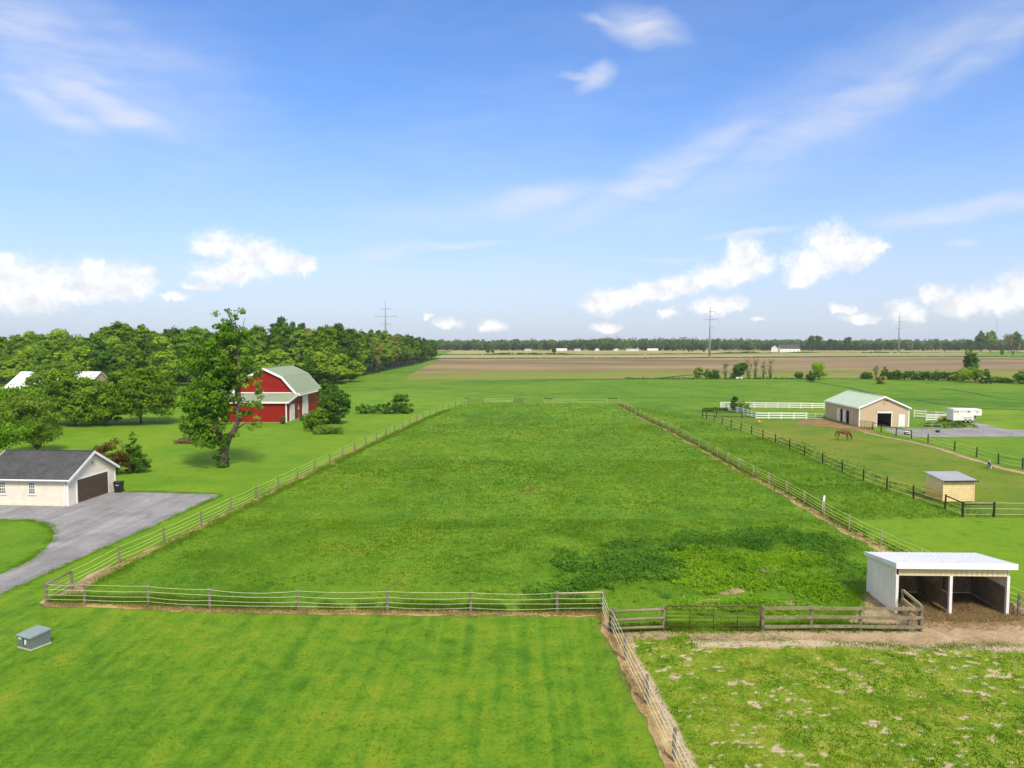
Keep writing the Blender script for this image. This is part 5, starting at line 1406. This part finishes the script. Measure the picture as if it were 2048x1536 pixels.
for i, (px, wd, hh_, lab) in enumerate(((1056, 9, 3.0, 'small white house far left of the distant white row'), (1108, 10, 3.0, 'pale far house just right of the small round distant trees'), (1123, 15, 3.6, 'wide white low house in the distant row, left of the middle'),
                                      (1155, 9, 3.2, 'little white far house in the middle of the distant row'), (1194, 6, 4.2, 'narrow white far shed with a bright gable'), (1232, 7, 3.8, 'bright little far house right of the narrow gable'),
                                      (1264, 18, 3.4, 'widest white roofed building in the distant row'), (1305, 15, 3.3, 'white far building at the right end of the distant row'))):
    q = ((px - 1024) / FPX * 1060, 1060)
    house(lab, (q[0], q[1], 0), R((-18, 10, 4, -12, 80, 75, 5, -6)[i]), wd, 6, hh_ * .55, 1.2, M['whitepaint'], M['whitetrim'] if i % 3 else M['greyroof'], 'far_house', 2)

# ================================================================ TREES
# --- the tall lopsided tree before the barn
tb = G(448, 934)
e = thing('maple_tree', 'tall lopsided tree with ivy covered trunk before the red barn', 'tree', (tb[0], tb[1], 0), 0)
K = 0.0588
def T(px, py, y=0.0): return ((px - 448) * K, y, (935 - py) * K)
stems = [([T(448, 937), T(447, 912), T(451, 890), T(458, 874)], 0.62, 0.50),
         ([T(455, 880), T(470, 862), T(477, 845), T(481, 800), T(482, 740), T(480, 690), T(472, 650), T(462, 618)], 0.40, 0.05),
         ([T(450, 885), T(440, 860, -.4), T(428, 830, -.8), T(415, 790, -1.0), T(408, 745, -.8)], 0.34, 0.05),
         ([T(452, 885), T(432, 868, .5), T(405, 860, .9), T(382, 868, 1.0)], 0.22, 0.04),
         ([T(478, 800), T(470, 740, .5), T(462, 700, .8), T(455, 660, .8)], 0.20, 0.04),
         ([T(481, 760), T(495, 720, -.3), T(508, 690, -.5)], 0.14, 0.03),
         ([T(480, 690), T(490, 660), T(497, 635)], 0.10, 0.02),
         ([T(478, 845), T(500, 825, .3), T(520, 800, .4)], 0.10, 0.02),
         ([T(470, 862), T(490, 848, -.4), T(515, 838, -.6)], 0.12, 0.02),
         ([T(430, 830, -.8), T(400, 800, -1.2), T(385, 770, -1.5)], 0.16, 0.03),
         ([T(481, 720), T(455, 690, -.5), T(430, 670, -1.0)], 0.12, 0.03)]
trunk_mb(stems, 9).obj('trunk', M['bark'], e, True)
def TB(px, py, rx, rz, y=0.0, ry=None, wgt=1.0):
    c = T(px, py, y); return (c[0], c[1], c[2], rx * K, (ry or rx) * K, rz * K, wgt)
me, _ = crown_mesh(101, [TB(428, 800, 48, 52, -.5), TB(405, 850, 42, 34, 0), TB(390, 800, 32, 40, .5), TB(440, 735, 46, 44, 0), TB(400, 720, 30, 30, 0), TB(455, 690, 40, 36, .3), TB(430, 870, 44, 26, -.8), TB(455, 770, 34, 60, .4), TB(470, 660, 34, 26, 0)],
                   270, 0.85, 56, 0.17, M['lf_big'], 'crown', 0.35)
link('crown', me, e)
me, _ = crown_mesh(102, [TB(448, 630, 22, 14, 0), TB(475, 622, 16, 12, .3), TB(492, 640, 14, 22, 0), TB(510, 720, 26, 50, 0), TB(500, 780, 30, 40, 0), TB(520, 800, 18, 22, 0), TB(500, 835, 24, 14, 0), TB(515, 852, 16, 10, 0), TB(380, 760, 22, 26, 0), TB(470, 705, 50, 40, 0)],
                   120, 0.50, 34, 0.15, M['lf_olive'], 'sparse_crown', 0.5)
link('sparse_crown', me, e)
me, _ = crown_mesh(103, [TB(443, 915, 12, 18, -.1), TB(440, 895, 12, 14, -.2), TB(452, 880, 10, 10, -.2), TB(446, 928, 13, 8, -.1)], 44, 0.30, 44, 0.10, M['lf_dark'], 'ivy', 0.85)
link('ivy', me, e)
# --- garden trees on the left
p = G(265, 847)
simple_tree('apple_tree', 'broad rounded apple tree with dark shade beneath it, left of the tall tree', 'tree', (p[0] + 1.5, p[1], 0), 10.6, 8.3, M['lf_mid'], M['bark'], 111, None, 0.12, 340, 76, 0.21,
            [(0, 0, 6.0, 6.6, 6, 3.9), (-4.0, -.5, 4.6, 3.6, 4, 2.8), (4.2, -.5, 4.7, 3.6, 4, 2.8), (0.5, -1.2, 8.2, 4.6, 4, 2.2), (-2.4, 0, 7.6, 3, 3, 2), (3.0, 0, 7.4, 3, 3, 2), (1.0, -4, 4.0, 3.4, 2.6, 2.4), (-2, -4, 4.2, 3.0, 2.2, 2.2), (-5.4, -1, 3.0, 2.4, 2.4, 1.8), (5.6, -1, 3.0, 2.4, 2.4, 1.8)], 1.15)
p = G(150, 850)
simple_tree('garden_tree', 'big bushy tree reaching the ground between the white roofed building and the apple tree', 'tree', (p[0], p[1], 0), 9.6, 7.5, M['lf_mid'], M['bark'], 112, None, 0.05, 360, 76, 0.21,
            [(0, 0, 5.0, 5.4, 5, 4.4), (3.6, -1, 3.6, 4.2, 4, 3.6), (-4.2, 0, 4.4, 4, 4, 3.6), (-2.5, 0, 7.6, 3.2, 3, 2.0), (2.8, 0, 6.4, 3.2, 3, 2.4), (5.6, -1, 2.2, 2.4, 3, 2.0)], 1.1)
p = G(105, 833)
simple_tree('garden_tree', 'thin topped olive tree in front of the white metal roof', 'tree', (p[0], p[1], 0), 11.2, 6.4, M['lf_olive'], M['bark'], 113, None, 0.25, 150, 50, 0.19, None, 0.95)
p = G(25, 868)
simple_tree('garden_tree', 'dark green tree at the left edge behind the garage roof', 'tree', (p[0], p[1], 0), 7.4, 6.4, M['lf_mid'], M['bark'], 114, None, 0.06, 230, 60, 0.18)
p = G(75, 905)
simple_tree('garden_tree', 'light feathery young tree just behind the garage roof', 'tree', (p[0], p[1], 0), 7.6, 5.2, M['lf_olive'], M['bark_grey'], 115, None, 0.05, 240, 56, 0.13, None, 0.8)
p = G(-20, 925)
simple_tree('garden_tree', 'low tree cut off by the left picture edge behind the garage', 'tree', (p[0], p[1], 0), 6.6, 5.4, M['lf_mid'], M['bark'], 116, None, 0.05, 200, 56, 0.15)
# --- shrubs by the garage
p = G(218, 950)
bush('bronze_shrub', 'bronze red leaved shrub behind the garage gable', 'shrub', (p[0], p[1], 0), [(0, 0, 2.2, 2.1, 1.8, 1.9), (-1.3, 0, 1.9, 1.4, 1.4, 1.3), (1.3, 0, 1.7, 1.2, 1.3, 1.5)], M['lf_red'], 121, 95, 44, 0.11, 0.5)
p = G(268, 945)
bush('evergreen_shrub', 'pointed dark green shrub right of the bronze shrub by the garage', 'shrub', (p[0], p[1], 0), [(0, 0, 1.3, 1.5, 1.3, 1.3), (-.1, 0, 2.6, 0.95, .9, 1.3), (-.2, 0, 3.6, .45, .45, .8), (1.1, 0, .9, .9, .9, .8), (-1.1, -.2, 1.0, .9, .9, .9)], M['lf_dark'], 122, 100, 46, 0.10, 0.40)
# --- by the barn
p = G(668, 848)
bush('barn_shrub', 'large dark rounded shrub at the right corner of the red barn', 'shrub', (p[0], p[1], 0), [(0, 0, 3.0, 2.9, 2.4, 3.0), (-.4, .5, 5.0, 1.7, 1.6, 1.6), (1.2, 0, 3.8, 2.0, 1.6, 2.4), (-.9, 0, 3.6, 1.6, 1.6, 2.4)], M['lf_dark'], 123, 210, 56, 0.16, 0.65)
p = G(640, 838)
bush('barn_shrub', 'tall narrow dark shrub against the red barn wall beside the white sliding door', 'shrub', (p[0] + .6, p[1] + 2, 0), [(0, 0, 3.2, 1.5, 1.5, 3.0), (0, 0, 6.0, 1.1, 1.1, 1.7), (1.4, 0, 4.6, 1.4, 1.2, 1.8)], M['lf_dark'], 124, 120, 50, 0.16, 0.6)
p = G(633, 862)
bush('barn_shrub', 'mid green shrub before the dark shrubs at the barn corner', 'shrub', (p[0], p[1], 0), [(0, 0, 1.8, 2.0, 1.6, 1.8), (.5, 0, 3.0, 1.2, 1, 1.1), (-.9, 0, 1.1, 1.4, 1.2, 1.1)], M['lf_mid'], 125, 110, 46, 0.13, 0.5)
p = G(655, 868)
bush('brush_heap', 'low heap of brown and green brush in front of the barn shrubs', 'brush', (p[0], p[1], 0), [(0, 0, .7, 2.2, 1.5, .9), (-1.2, 0, .5, 1.4, 1.2, .6), (1.2, 0, .6, 1.4, 1.2, .7)], M['lf_olive'], 126, 60, 36, 0.12, 0.45)
p = G(565, 848)
bush('wall_weed', 'small dark weed growing at the red barn corner post', 'plant', (p[0], p[1], 0), [(0, 0, .7, .7, .4, .8)], M['lf_dark'], 127, 16, 30, 0.10, 0.35)
p = G(598, 841)
bush('wall_weed', 'small weed between the two white barn doors', 'plant', (p[0] + .6, p[1], 0), [(0, 0, .5, .5, .9, .6)], M['lf_dark'], 128, 14, 30, 0.10, 0.35)
p = G(775, 827)
bush('felled_conifer', 'felled conifer lying as a dark brush heap on the pasture', 'brush', (p[0], p[1], 0), [(-4, 0, .9, 2.8, 1.6, .9), (0, 0, 1.2, 3.0, 2, 1.2), (2.6, 0, 2.2, 2.0, 1.5, 2.0), (4.2, 0, 1.0, 1.6, 1.4, 1.0), (3.6, 0, 3.4, .7, .7, 1.2), (2.0, 0, 3.2, .8, .8, .8)], M['lf_dark'], 129, 130, 40, 0.17, 0.55)
p = G(370, 886)
bush('brush_pile', 'flat pile of brown cut branches on the lawn left of the tall tree', 'brush', (p[0], p[1], 0), [(0, 0, .3, 1.9, 1.2, .35), (.7, 0, .6, .9, .8, .5)], M['twig'], 130, 45, 36, 0.11, 0.4)
# --- shrubs by the white fence on the right
p = G(1469, 824)
bush('fence_shrub', 'narrow upright dark shrub by the white board fences', 'shrub', (p[0], p[1], 0), [(0, 0, 1.4, .9, .9, 1.4), (0, 0, 2.6, .6, .6, .9)], M['lf_dark'], 131, 45, 36, 0.13, 0.42)
p = G(1486, 825)
bush('fence_shrub', 'round green shrub beside the narrow dark shrub by the white board fences', 'shrub', (p[0], p[1], 0), [(0, 0, 1.2, 1.5, 1.4, 1.3)], M['lf_mid'], 132, 55, 36, 0.13, 0.45)
p = G(1898, 854)
bush('weed_mound', 'low mound of green weeds between the gravel and the trailer', 'weeds', (p[0], p[1], 0), [(-2.5, 0, .35, 2.5, 1.2, .5), (0.5, 0, .4, 2.6, 1.2, .6), (3.2, 0, .3, 2.0, 1.0, .4)], M['lf_mid'], 133, 80, 30, 0.13, 0.4)
p = G(1425, 822)
bush('weed_mound', 'dark patch of weeds left of the white fence corner', 'weeds', (p[0], p[1], 0), [(0, 0, .3, 2.4, 1.4, .5), (2.4, .5, .3, 1.6, 1.2, .4)], M['lf_dark'], 134, 40, 26, 0.14, 0.4)

# --- hedge line along the pasture edge
def twiggy_tree(label, loc, h, seed, group):
    rg_ = random.Random(seed)
    e = thing('hedge_tree', label, 'tree', loc, 0, group)
    st = []; tips = []
    for k in range(9):
        a = rg_.uniform(0, 6.28); r = rg_.uniform(.2, 1.3); hh = h * rg_.uniform(.6, 1.0)
        b = Vector((math.cos(a) * .25, math.sin(a) * .25, -0.05)); t = Vector((math.cos(a) * r, math.sin(a) * r, hh))
        m_ = b.lerp(t, .5) + Vector((rg_.uniform(-.2, .2), rg_.uniform(-.2, .2), 0))
        st.append(([b, m_, t], .11, .02))
        for q_ in range(7):
            u = rg_.uniform(.3, .95); c = m_.lerp(t, u) if u > .5 else b.lerp(m_, u * 2)
            d_ = Vector((rg_.uniform(-1, 1), rg_.uniform(-1, 1), rg_.uniform(.2, .9))) * rg_.uniform(.4, 1.0)
            st.append(([c, c + d_ * .5, c + d_], .04, .012)); tips.append(tuple(c + d_ * .8))
    trunk_mb(st, 4).obj('trunk', M['bark_grey'], e, True)
    me, _ = crown_mesh(seed, [(x_, y_, z_, .25, .25, .25) for x_, y_, z_ in tips], 70, .35, 9, .13, M['lf_grey'], 'crown', .2)
    link('crown', me, e)
    return e
hedge = [  # px, base py, height m, width m, material, clumps, label, kind
    (1397, 756, 5.0, 3.2, 'lf_olive', 45, 'thin olive bush at the left end of the pasture hedge row', 'b'),
    (1414, 757, 4.0, 2.6, 'lf_mid', 36, 'small loose bush, second in the pasture hedge row', 'b'),
    (1429, 758, 3.8, 4.0, 'lf_dark', 55, 'dense dark round bush in the pasture hedge row', 'b'),
    (1451, 758, 7.0, 2.8, 'lf_grey', 30, 'thin half bare tree left of the dark tree in the pasture hedge row', 't'),
    (1480, 758, 7.2, 4.2, 'lf_dark', 75, 'tall dense dark tree in the middle of the pasture hedge row', 't'),
    (1468, 758, 2.8, 2.6, 'lf_dark', 28, 'low dark bush at the foot of the dense hedge row tree', 'b'),
    (1497, 758, 8.2, 2.6, 'lf_grey', 26, 'pale half bare tree just right of the dense hedge row tree', 't'),
    (1511, 758, 8.6, 3.0, 'lf_grey', 32, 'pale twiggy tree, tallest of the half bare group', 't'),
    (1526, 757, 7.6, 2.8, 'lf_grey', 28, 'pale twiggy tree with a dark foot in the half bare group', 't'),
    (1541, 757, 8.0, 2.6, 'lf_grey', 26, 'lone pale twiggy tree at the right end of the half bare group', 't'),
    (1597, 757, 2.8, 3.0, 'lf_dark', 44, 'small round dark bush alone right of the hedge row', 'b'),
    (1637, 760, 7.4, 4.8, 'lf_pale', 75, 'bright green young tree standing alone behind the pasture', 't'),
    (1623, 763, 4.0, 3.4, 'lf_dark', 48, 'dark bush at the foot of the bright green young tree', 'b'),
    (1733, 758, 2.8, 4.2, 'lf_dark', 48, 'low dark bush left of the long clipped hedge', 'b'),
    (1752, 757, 5.2, 2.2, 'lf_grey', 18, 'thin bare tree at the left end of the long clipped hedge', 't'),
    (1768, 757, 4.6, 3.0, 'lf_dark', 44, 'pointed dark shrub at the left end of the long clipped hedge', 'b'),
    (1762, 768, 3.2, 3.2, 'lf_grey', 30, 'dead greyish shrub standing in front of the long clipped hedge', 'b'),
    (1942, 757, 11.6, 4.2, 'lf_dark', 90, 'tall dark tree towering over the right end of the hedge', 't'),
    (1925, 765, 5.6, 4.6, 'lf_pale', 60, 'yellow green young tree, left of the pair at the hedge end', 't'),
    (1951, 765, 5.8, 4.6, 'lf_olive', 60, 'olive young tree, right of the pair at the hedge end', 't'),
    (1972, 767, 5.2, 5.0, 'lf_conifer', 85, 'dark conical evergreen at the right end of the hedge', 'c'),
    (1992, 765, 2.2, 4.6, 'lf_olive', 44, 'low olive scrub right of the conical evergreen', 'b'),
    (2012, 766, 1.8, 4.0, 'lf_dark', 36, 'low dark scrub between the olive scrub and the picture edge', 'b'),
    (2046, 768, 4.8, 5.5, 'lf_mid', 70, 'mid green bush cut off by the right picture edge', 'b'),
]
for i, (px, py, h, w, mt, nc, lab, kind) in enumerate(hedge):
    p = G(px, py)
    if mt == 'lf_grey' and kind == 't':
        twiggy_tree(lab, (p[0], p[1], 0), h, 200 + i, 'trees along the pasture edge')
    elif kind == 't':
        simple_tree('hedge_tree', lab, 'tree', (p[0], p[1], 0), h, w * .78, M[mt], M['bark_grey'] if mt == 'lf_grey' else M['bark'], 200 + i, 'trees along the pasture edge', 0.10 if mt != 'lf_grey' else 0.1, int(nc * 1.6), 34 if mt != 'lf_grey' else 16, 0.24 if mt != 'lf_grey' else 0.17, None, w * .2)
    elif kind == 'c':
        bush('hedge_conifer', lab, 'tree', (p[0], p[1], 0), [(0, 0, h * .18, w * .5, w * .5, h * .18), (0, 0, h * .42, w * .38, w * .38, h * .2), (0, 0, h * .66, w * .25, w * .25, h * .18), (0, 0, h * .86, w * .12, w * .12, h * .14)], M[mt], 200 + i, nc, 30, 0.2, .45, 'trees along the pasture edge')
    else:
        bush('hedge_bush', lab, 'bush', (p[0], p[1], 0), [(0, 0, h * .5, w * .46, w * .4, h * .48), (-w * .28, 0, h * .4, w * .28, w * .26, h * .40), (w * .26, 0, h * .45, w * .30, w * .26, h * .42)], M[mt], 200 + i, int(nc * 1.5), 34, 0.22, w * .17, 'bushes along the pasture edge')
# long clipped hedge
p = G(1845, 760)
a_, b_ = G(1775, 759), G(1915, 762)
ln = math.hypot(b_[0] - a_[0], b_[1] - a_[1])
bush('long_hedge', 'long dense dark green hedge at the far edge of the right pasture', 'hedge', (a_[0], a_[1], 0), [(ln * (k + .5) / 13, (b_[1] - a_[1]) * (k + .5) / 13, 1.7 + (.2 * math.sin(k * 2.3)), 1.7, 1.2, 1.75 + .25 * math.sin(k * 1.7)) for k in range(13)], M['lf_dark'], 260, 420, 36, 0.22, 0.6)
# low scrub line of the pasture margin
bush('scrub_line', 'low dark scrub line along the pasture and plough field boundary', 'scrub', (*G(1300, 758.5), 0), [(ox_, 0, .35, 4, .8, .4) for ox_ in np.arange(-8, 60, 5.5)], M['lf_dark'], 261, 150, 20, 0.18, 0.4)

# --- the wood on the left
protos = []
for i, (mt, h, w, tr, seed) in enumerate((('lf_mid', 18, 6.2, .12, 301), ('lf_dark', 20, 6.0, .12, 302), ('lf_pale', 15, 6.6, .10, 303), ('lf_olive', 19, 5.6, .16, 304), ('lf_mid', 21, 5.4, .14, 305), ('lf_dark', 16, 6.8, .06, 306), ('lf_grey', 18, 5.0, .14, 307), ('lf_conifer', 18, 6.0, .06, 308))):
    protos.append((mt, h, simple_tree('wood_tree', 'x', 'tree', (0, 0, 0), h, w, M[mt], M['bark'], seed, 'trees of the wood behind the barn', tr, 230 if mt != 'lf_grey' else 110, 44 if mt != 'lf_grey' else 20, 0.40 if mt != 'lf_grey' else .28, None, w * .19)))
used = set()
wood_labels = {}
def wood_tree(k, x, y, h, label):
    mt, ph, src = protos[k]
    s = h / ph; rg = random.Random(int(x * 31 + y * 17))
    sc = (s * rg.uniform(.9, 1.2), s * rg.uniform(.9, 1.2), s)
    if k not in used:
        used.add(k); src.location = (x, y, 0); src.scale = sc; src.rotation_euler = (0, 0, rg.uniform(0, 6.28)); src['label'] = label
        return src
    return copy_thing(src, (x, y, 0), rg.uniform(0, 6.28), sc, label)
KIND = ['mid green tree', 'dark green tree', 'pale spring green tree', 'olive green tree', 'taller mid green tree', 'broad low dark tree', 'thin greyish budding tree', 'very dark tree']
rg = random.Random(99)
# south front of the wood, rows going back
for row in range(7):
    y0 = 250 + row * 13 + (0 if row else -2)
    x = -66.0 - rg.uniform(0, 5)
    xl = -0.78 * (y0 + 30)
    while x > xl:
        yy = y0 + rg.uniform(-4, 4) + max(0, (-x - 80)) * (-0.03)
        top = 15.8 + 3.4 * vnoise(np.array([x]), np.array([yy]), 0.03, 5, 2)[0] * 2 - (3.0 if x < -165 else 0) + (2.0 if -112 < x < -70 and row > 1 else 0)
        if row == 0: top *= rg.uniform(.5, .72)
        elif row == 1: top *= rg.uniform(.72, .92)
        else: top *= rg.uniform(.84, 1.08)
        k = rg.choices(range(7), [5, 2, 5 if row < 3 else 2, 3, 4, 2, 1 if row > 2 else 0])[0]
        if -116 < x < -76 and rg.random() < .45: k = rg.choice((1, 5))
        pxx = 1024 + x * FPX / yy
        where = ('left of the apple tree' if pxx < 200 else 'behind the apple tree' if pxx < 380 else 'behind the tall lopsided tree' if pxx < 520 else 'behind the red barn')
        rowt = ('low in the wood' if row < 2 else 'midway in the wood' if row < 4 else 'high in the wood')
        wood_tree(k, x, yy, top, KIND[k] + ' ' + rowt + ' ' + where)
        x -= rg.uniform(6.5, 10.5)
# east edge of the wood
y = 262.0
while y < 600:
    for col in range(2):
        x = -66 - col * 9 + rg.uniform(-2, 2)
        h = np.interp(y, [262, 330, 420, 520, 600], [19, 20, 18.5, 16, 14.5]) * rg.uniform(.86, 1.1) * (0.78 if col == 0 and rg.random() < .4 else 1)
        k = rg.choices(range(7), [3, 5, 1, 3, 3, 3, 2])[0]
        wood_tree(k, x, y + rg.uniform(-3, 3), float(h), KIND[k] + (' on the outer' if col == 0 else ' behind the outer') + ' wood edge by the field, ' + ('near end' if y < 340 else 'middle stretch' if y < 460 else 'far end'))
    y += rg.uniform(8.5, 12)
for lab, (px, yd, h, k, wx) in {'bright pale green tree spreading right behind the red barn roof': (668, 250, 10.0, 2, 1.5), 'bright pale tree at the wood edge above the green barn roof': (632, 252, 11.0, 2, 1.35), 'pale green tree between the tall lopsided tree and the barn ridge': (545, 246, 11.5, 2, 1.4), 'low pale tree right of the spreading pale tree behind the barn': (700, 262, 7.5, 2, 1.7),
        'pale tree before the wood, left of the tall lopsided tree': (330, 236, 11, 2, 1.5), 'pale green tree at the left picture edge before the wood': (22, 240, 9.0, 2, 1.6), 'pale tree above the white metal roof on the left': (150, 246, 12.5, 2, 1.5), 'tall dark pointed tree standing above the wood right of the barn ridge': (590, 300, 22.0, 1, .7)}.items():
    o = wood_tree(k, (px - 1024) / FPX * yd, yd, h, lab); o.scale.x *= wx; o.scale.y *= wx

# --- far things: dark tree groups before the horizon
far_groups = [((1640, 1655, 1672, 1690, 1708, 1722), 704, (22, 17, 16, 20, 15, 11), (7, 7, 7, 7, 7, 7), 'dark tree in the far group right of the white farmhouse', 1000.0),
              ((1624, 1612), 704, (22, 15), (7, 7), 'dark tree close right of the far white farmhouse', 1000.0),
              ((1852, 1866, 1880), 704, (9, 11, 9), (7, 6, 7), 'low dark tree in the clump in the far stubble field', 965.0),
              ((1935, 1955, 1972, 1990, 2008, 2024, 2040, 2060), 703, (16, 22, 27, 30, 26, 22, 26, 29), (7, 7, 1, 3, 6, 7, 1, 4), 'tall dark tree in the stand at the far right', 940.0),
              ((1375, 1388, 1402), 705, (9, 10, 8), (7, 7, 7), 'dark low tree left of the middle power pole', 930.0),
              ((2018, 2034), 713, (5.5, 6), (0, 6), 'small round tree in the far green field', 690.0)]
for pxs, py, hs_, ks, lab, yd in far_groups:
    for px, h, k in zip(pxs, hs_, ks):
        o = wood_tree(k, (px - 1024) / FPX * yd, yd + rg.uniform(-12, 12), h, lab)
        o['group'] = 'far tree groups'
for i, (px, lab) in enumerate(((975, 'lone dark bush on the far field line, left of the middle'), (985, 'small bush beside the lone dark bush on the far field line'), (1107, 'round tree at the far field line before the white houses'))):
    o = wood_tree(5, (px - 1024) / FPX * 850, 850, (8, 6, 9)[i], lab); o['group'] = 'far tree groups'

# --- distant treeline, one mass
def treeline(name, label, y0, y1, x0, x1, n, hfun, seed, mat, leaf):
    r2 = np.random.default_rng(seed)
    cx = r2.uniform(x0, x1, n); cy = r2.uniform(y0, y1, n)
    hh = hfun(cx, cy) * r2.uniform(.75, 1.12, n)
    per = 46
    idx = np.repeat(np.arange(n), per); m = n * per
    d = unit(r2.normal(size=(m, 3))); rr = r2.uniform(.55, 1.05, m)
    w = hh * r2.uniform(.30, .5, n)
    c = np.stack([cx[idx] + d[:, 0] * w[idx] * rr, cy[idx] + d[:, 1] * w[idx] * rr, hh[idx] * (.52 + .48 * d[:, 2] * rr)], 1)
    nrm = d + np.array([0, 0, .35]) + r2.normal(0, .4, (m, 3))
    me = leaves(r2, c, nrm, leaf * r2.uniform(.6, 1.4, m), (r2.normal(.5, .22, n))[idx] + r2.normal(0, .1, m), name, mat, .7)
    return link(name, me, None, kind='stuff', label=label)
hf = lambda x, y: 12.5 + 6 * vnoise(x, y, 0.004, 61, 3)
treeline('distant_wood', 'distant band of trees along the horizon', 1085, 1240, -600, 1250, 1700, lambda x, y: 9.5 + 13 * vnoise(x, y, 0.007, 61, 3), 401, M['lf_far'], 1.7)
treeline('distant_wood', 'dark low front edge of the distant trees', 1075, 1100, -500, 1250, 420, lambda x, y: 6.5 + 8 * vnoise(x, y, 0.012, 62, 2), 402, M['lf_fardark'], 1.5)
treeline('distant_wood', 'farthest pale band of trees on the horizon', 1700, 1900, -1500, 2100, 900, lambda x, y: 15.0 + 6 * vnoise(x, y, 0.004, 63, 3), 403, M['lf_far'], 3.0)

def hedge_row(label, pts_, n, h0, h1, seed, leaf=.55):
    r2 = np.random.default_rng(seed); A = np.array(pts_)
    t = r2.uniform(0, len(A) - 1.001, n); k = t.astype(int); f_ = (t - k)[:, None]
    c = A[k] * (1 - f_) + A[k + 1] * f_ + r2.normal(0, .8, (n, 2))
    hh = h0 + (h1 - h0) * np.clip(vnoise(c[:, 0], c[:, 1] * 0, 0.02, seed, 3) * 1.6 - .4, 0, 1) ** 2
    per = 14; idx = np.repeat(np.arange(n), per); m_ = n * per
    d_ = unit(r2.normal(size=(m_, 3)))
    q = np.stack([c[idx, 0] + d_[:, 0] * 1.4, c[idx, 1] + d_[:, 1] * 1.0, hh[idx] * (.5 + .5 * d_[:, 2])], 1)
    me = leaves(r2, q, d_ + np.array([0, 0, .4]) + r2.normal(0, .4, (m_, 3)), leaf * r2.uniform(.6, 1.4, m_), r2.normal(.45, .2, n)[idx], 'field_hedge', M['lf_dark'], .7)
    return link('field_hedge', me, None, kind='stuff', label=label)
hedge_row('low dark hedge line between the plough field and the tan stubble', GP((872, 717.3), (1300, 716.6), (1700, 713.3), (2100, 713.3)), 900, .35, .9, 411)
hedge_row('broken dark scrub line across the middle of the far stubble field', GP((872, 709.6), (1300, 709), (1600, 706), (2100, 706)), 900, .1, 3.2, 412)
# ================================================================ AIR
hz = MB().box(-2300, 2300, -40, 2000, -1, 66).obj('haze', None, None, kind='stuff')
m = bpy.data.materials.new('pale air'); m.use_nodes = True
nt = NT(m.node_tree); nt.n.clear()
out = nt.node('ShaderNodeOutputMaterial'); vol = nt.node('ShaderNodeVolumePrincipled')
vol.inputs['Color'].default_value = (0.90, 0.95, 1.0, 1); vol.inputs['Density'].default_value = 0.00010; vol.inputs['Anisotropy'].default_value = 0.2
nt.l.new(vol.outputs[0], out.inputs['Volume'])
hz.data.materials.append(m)
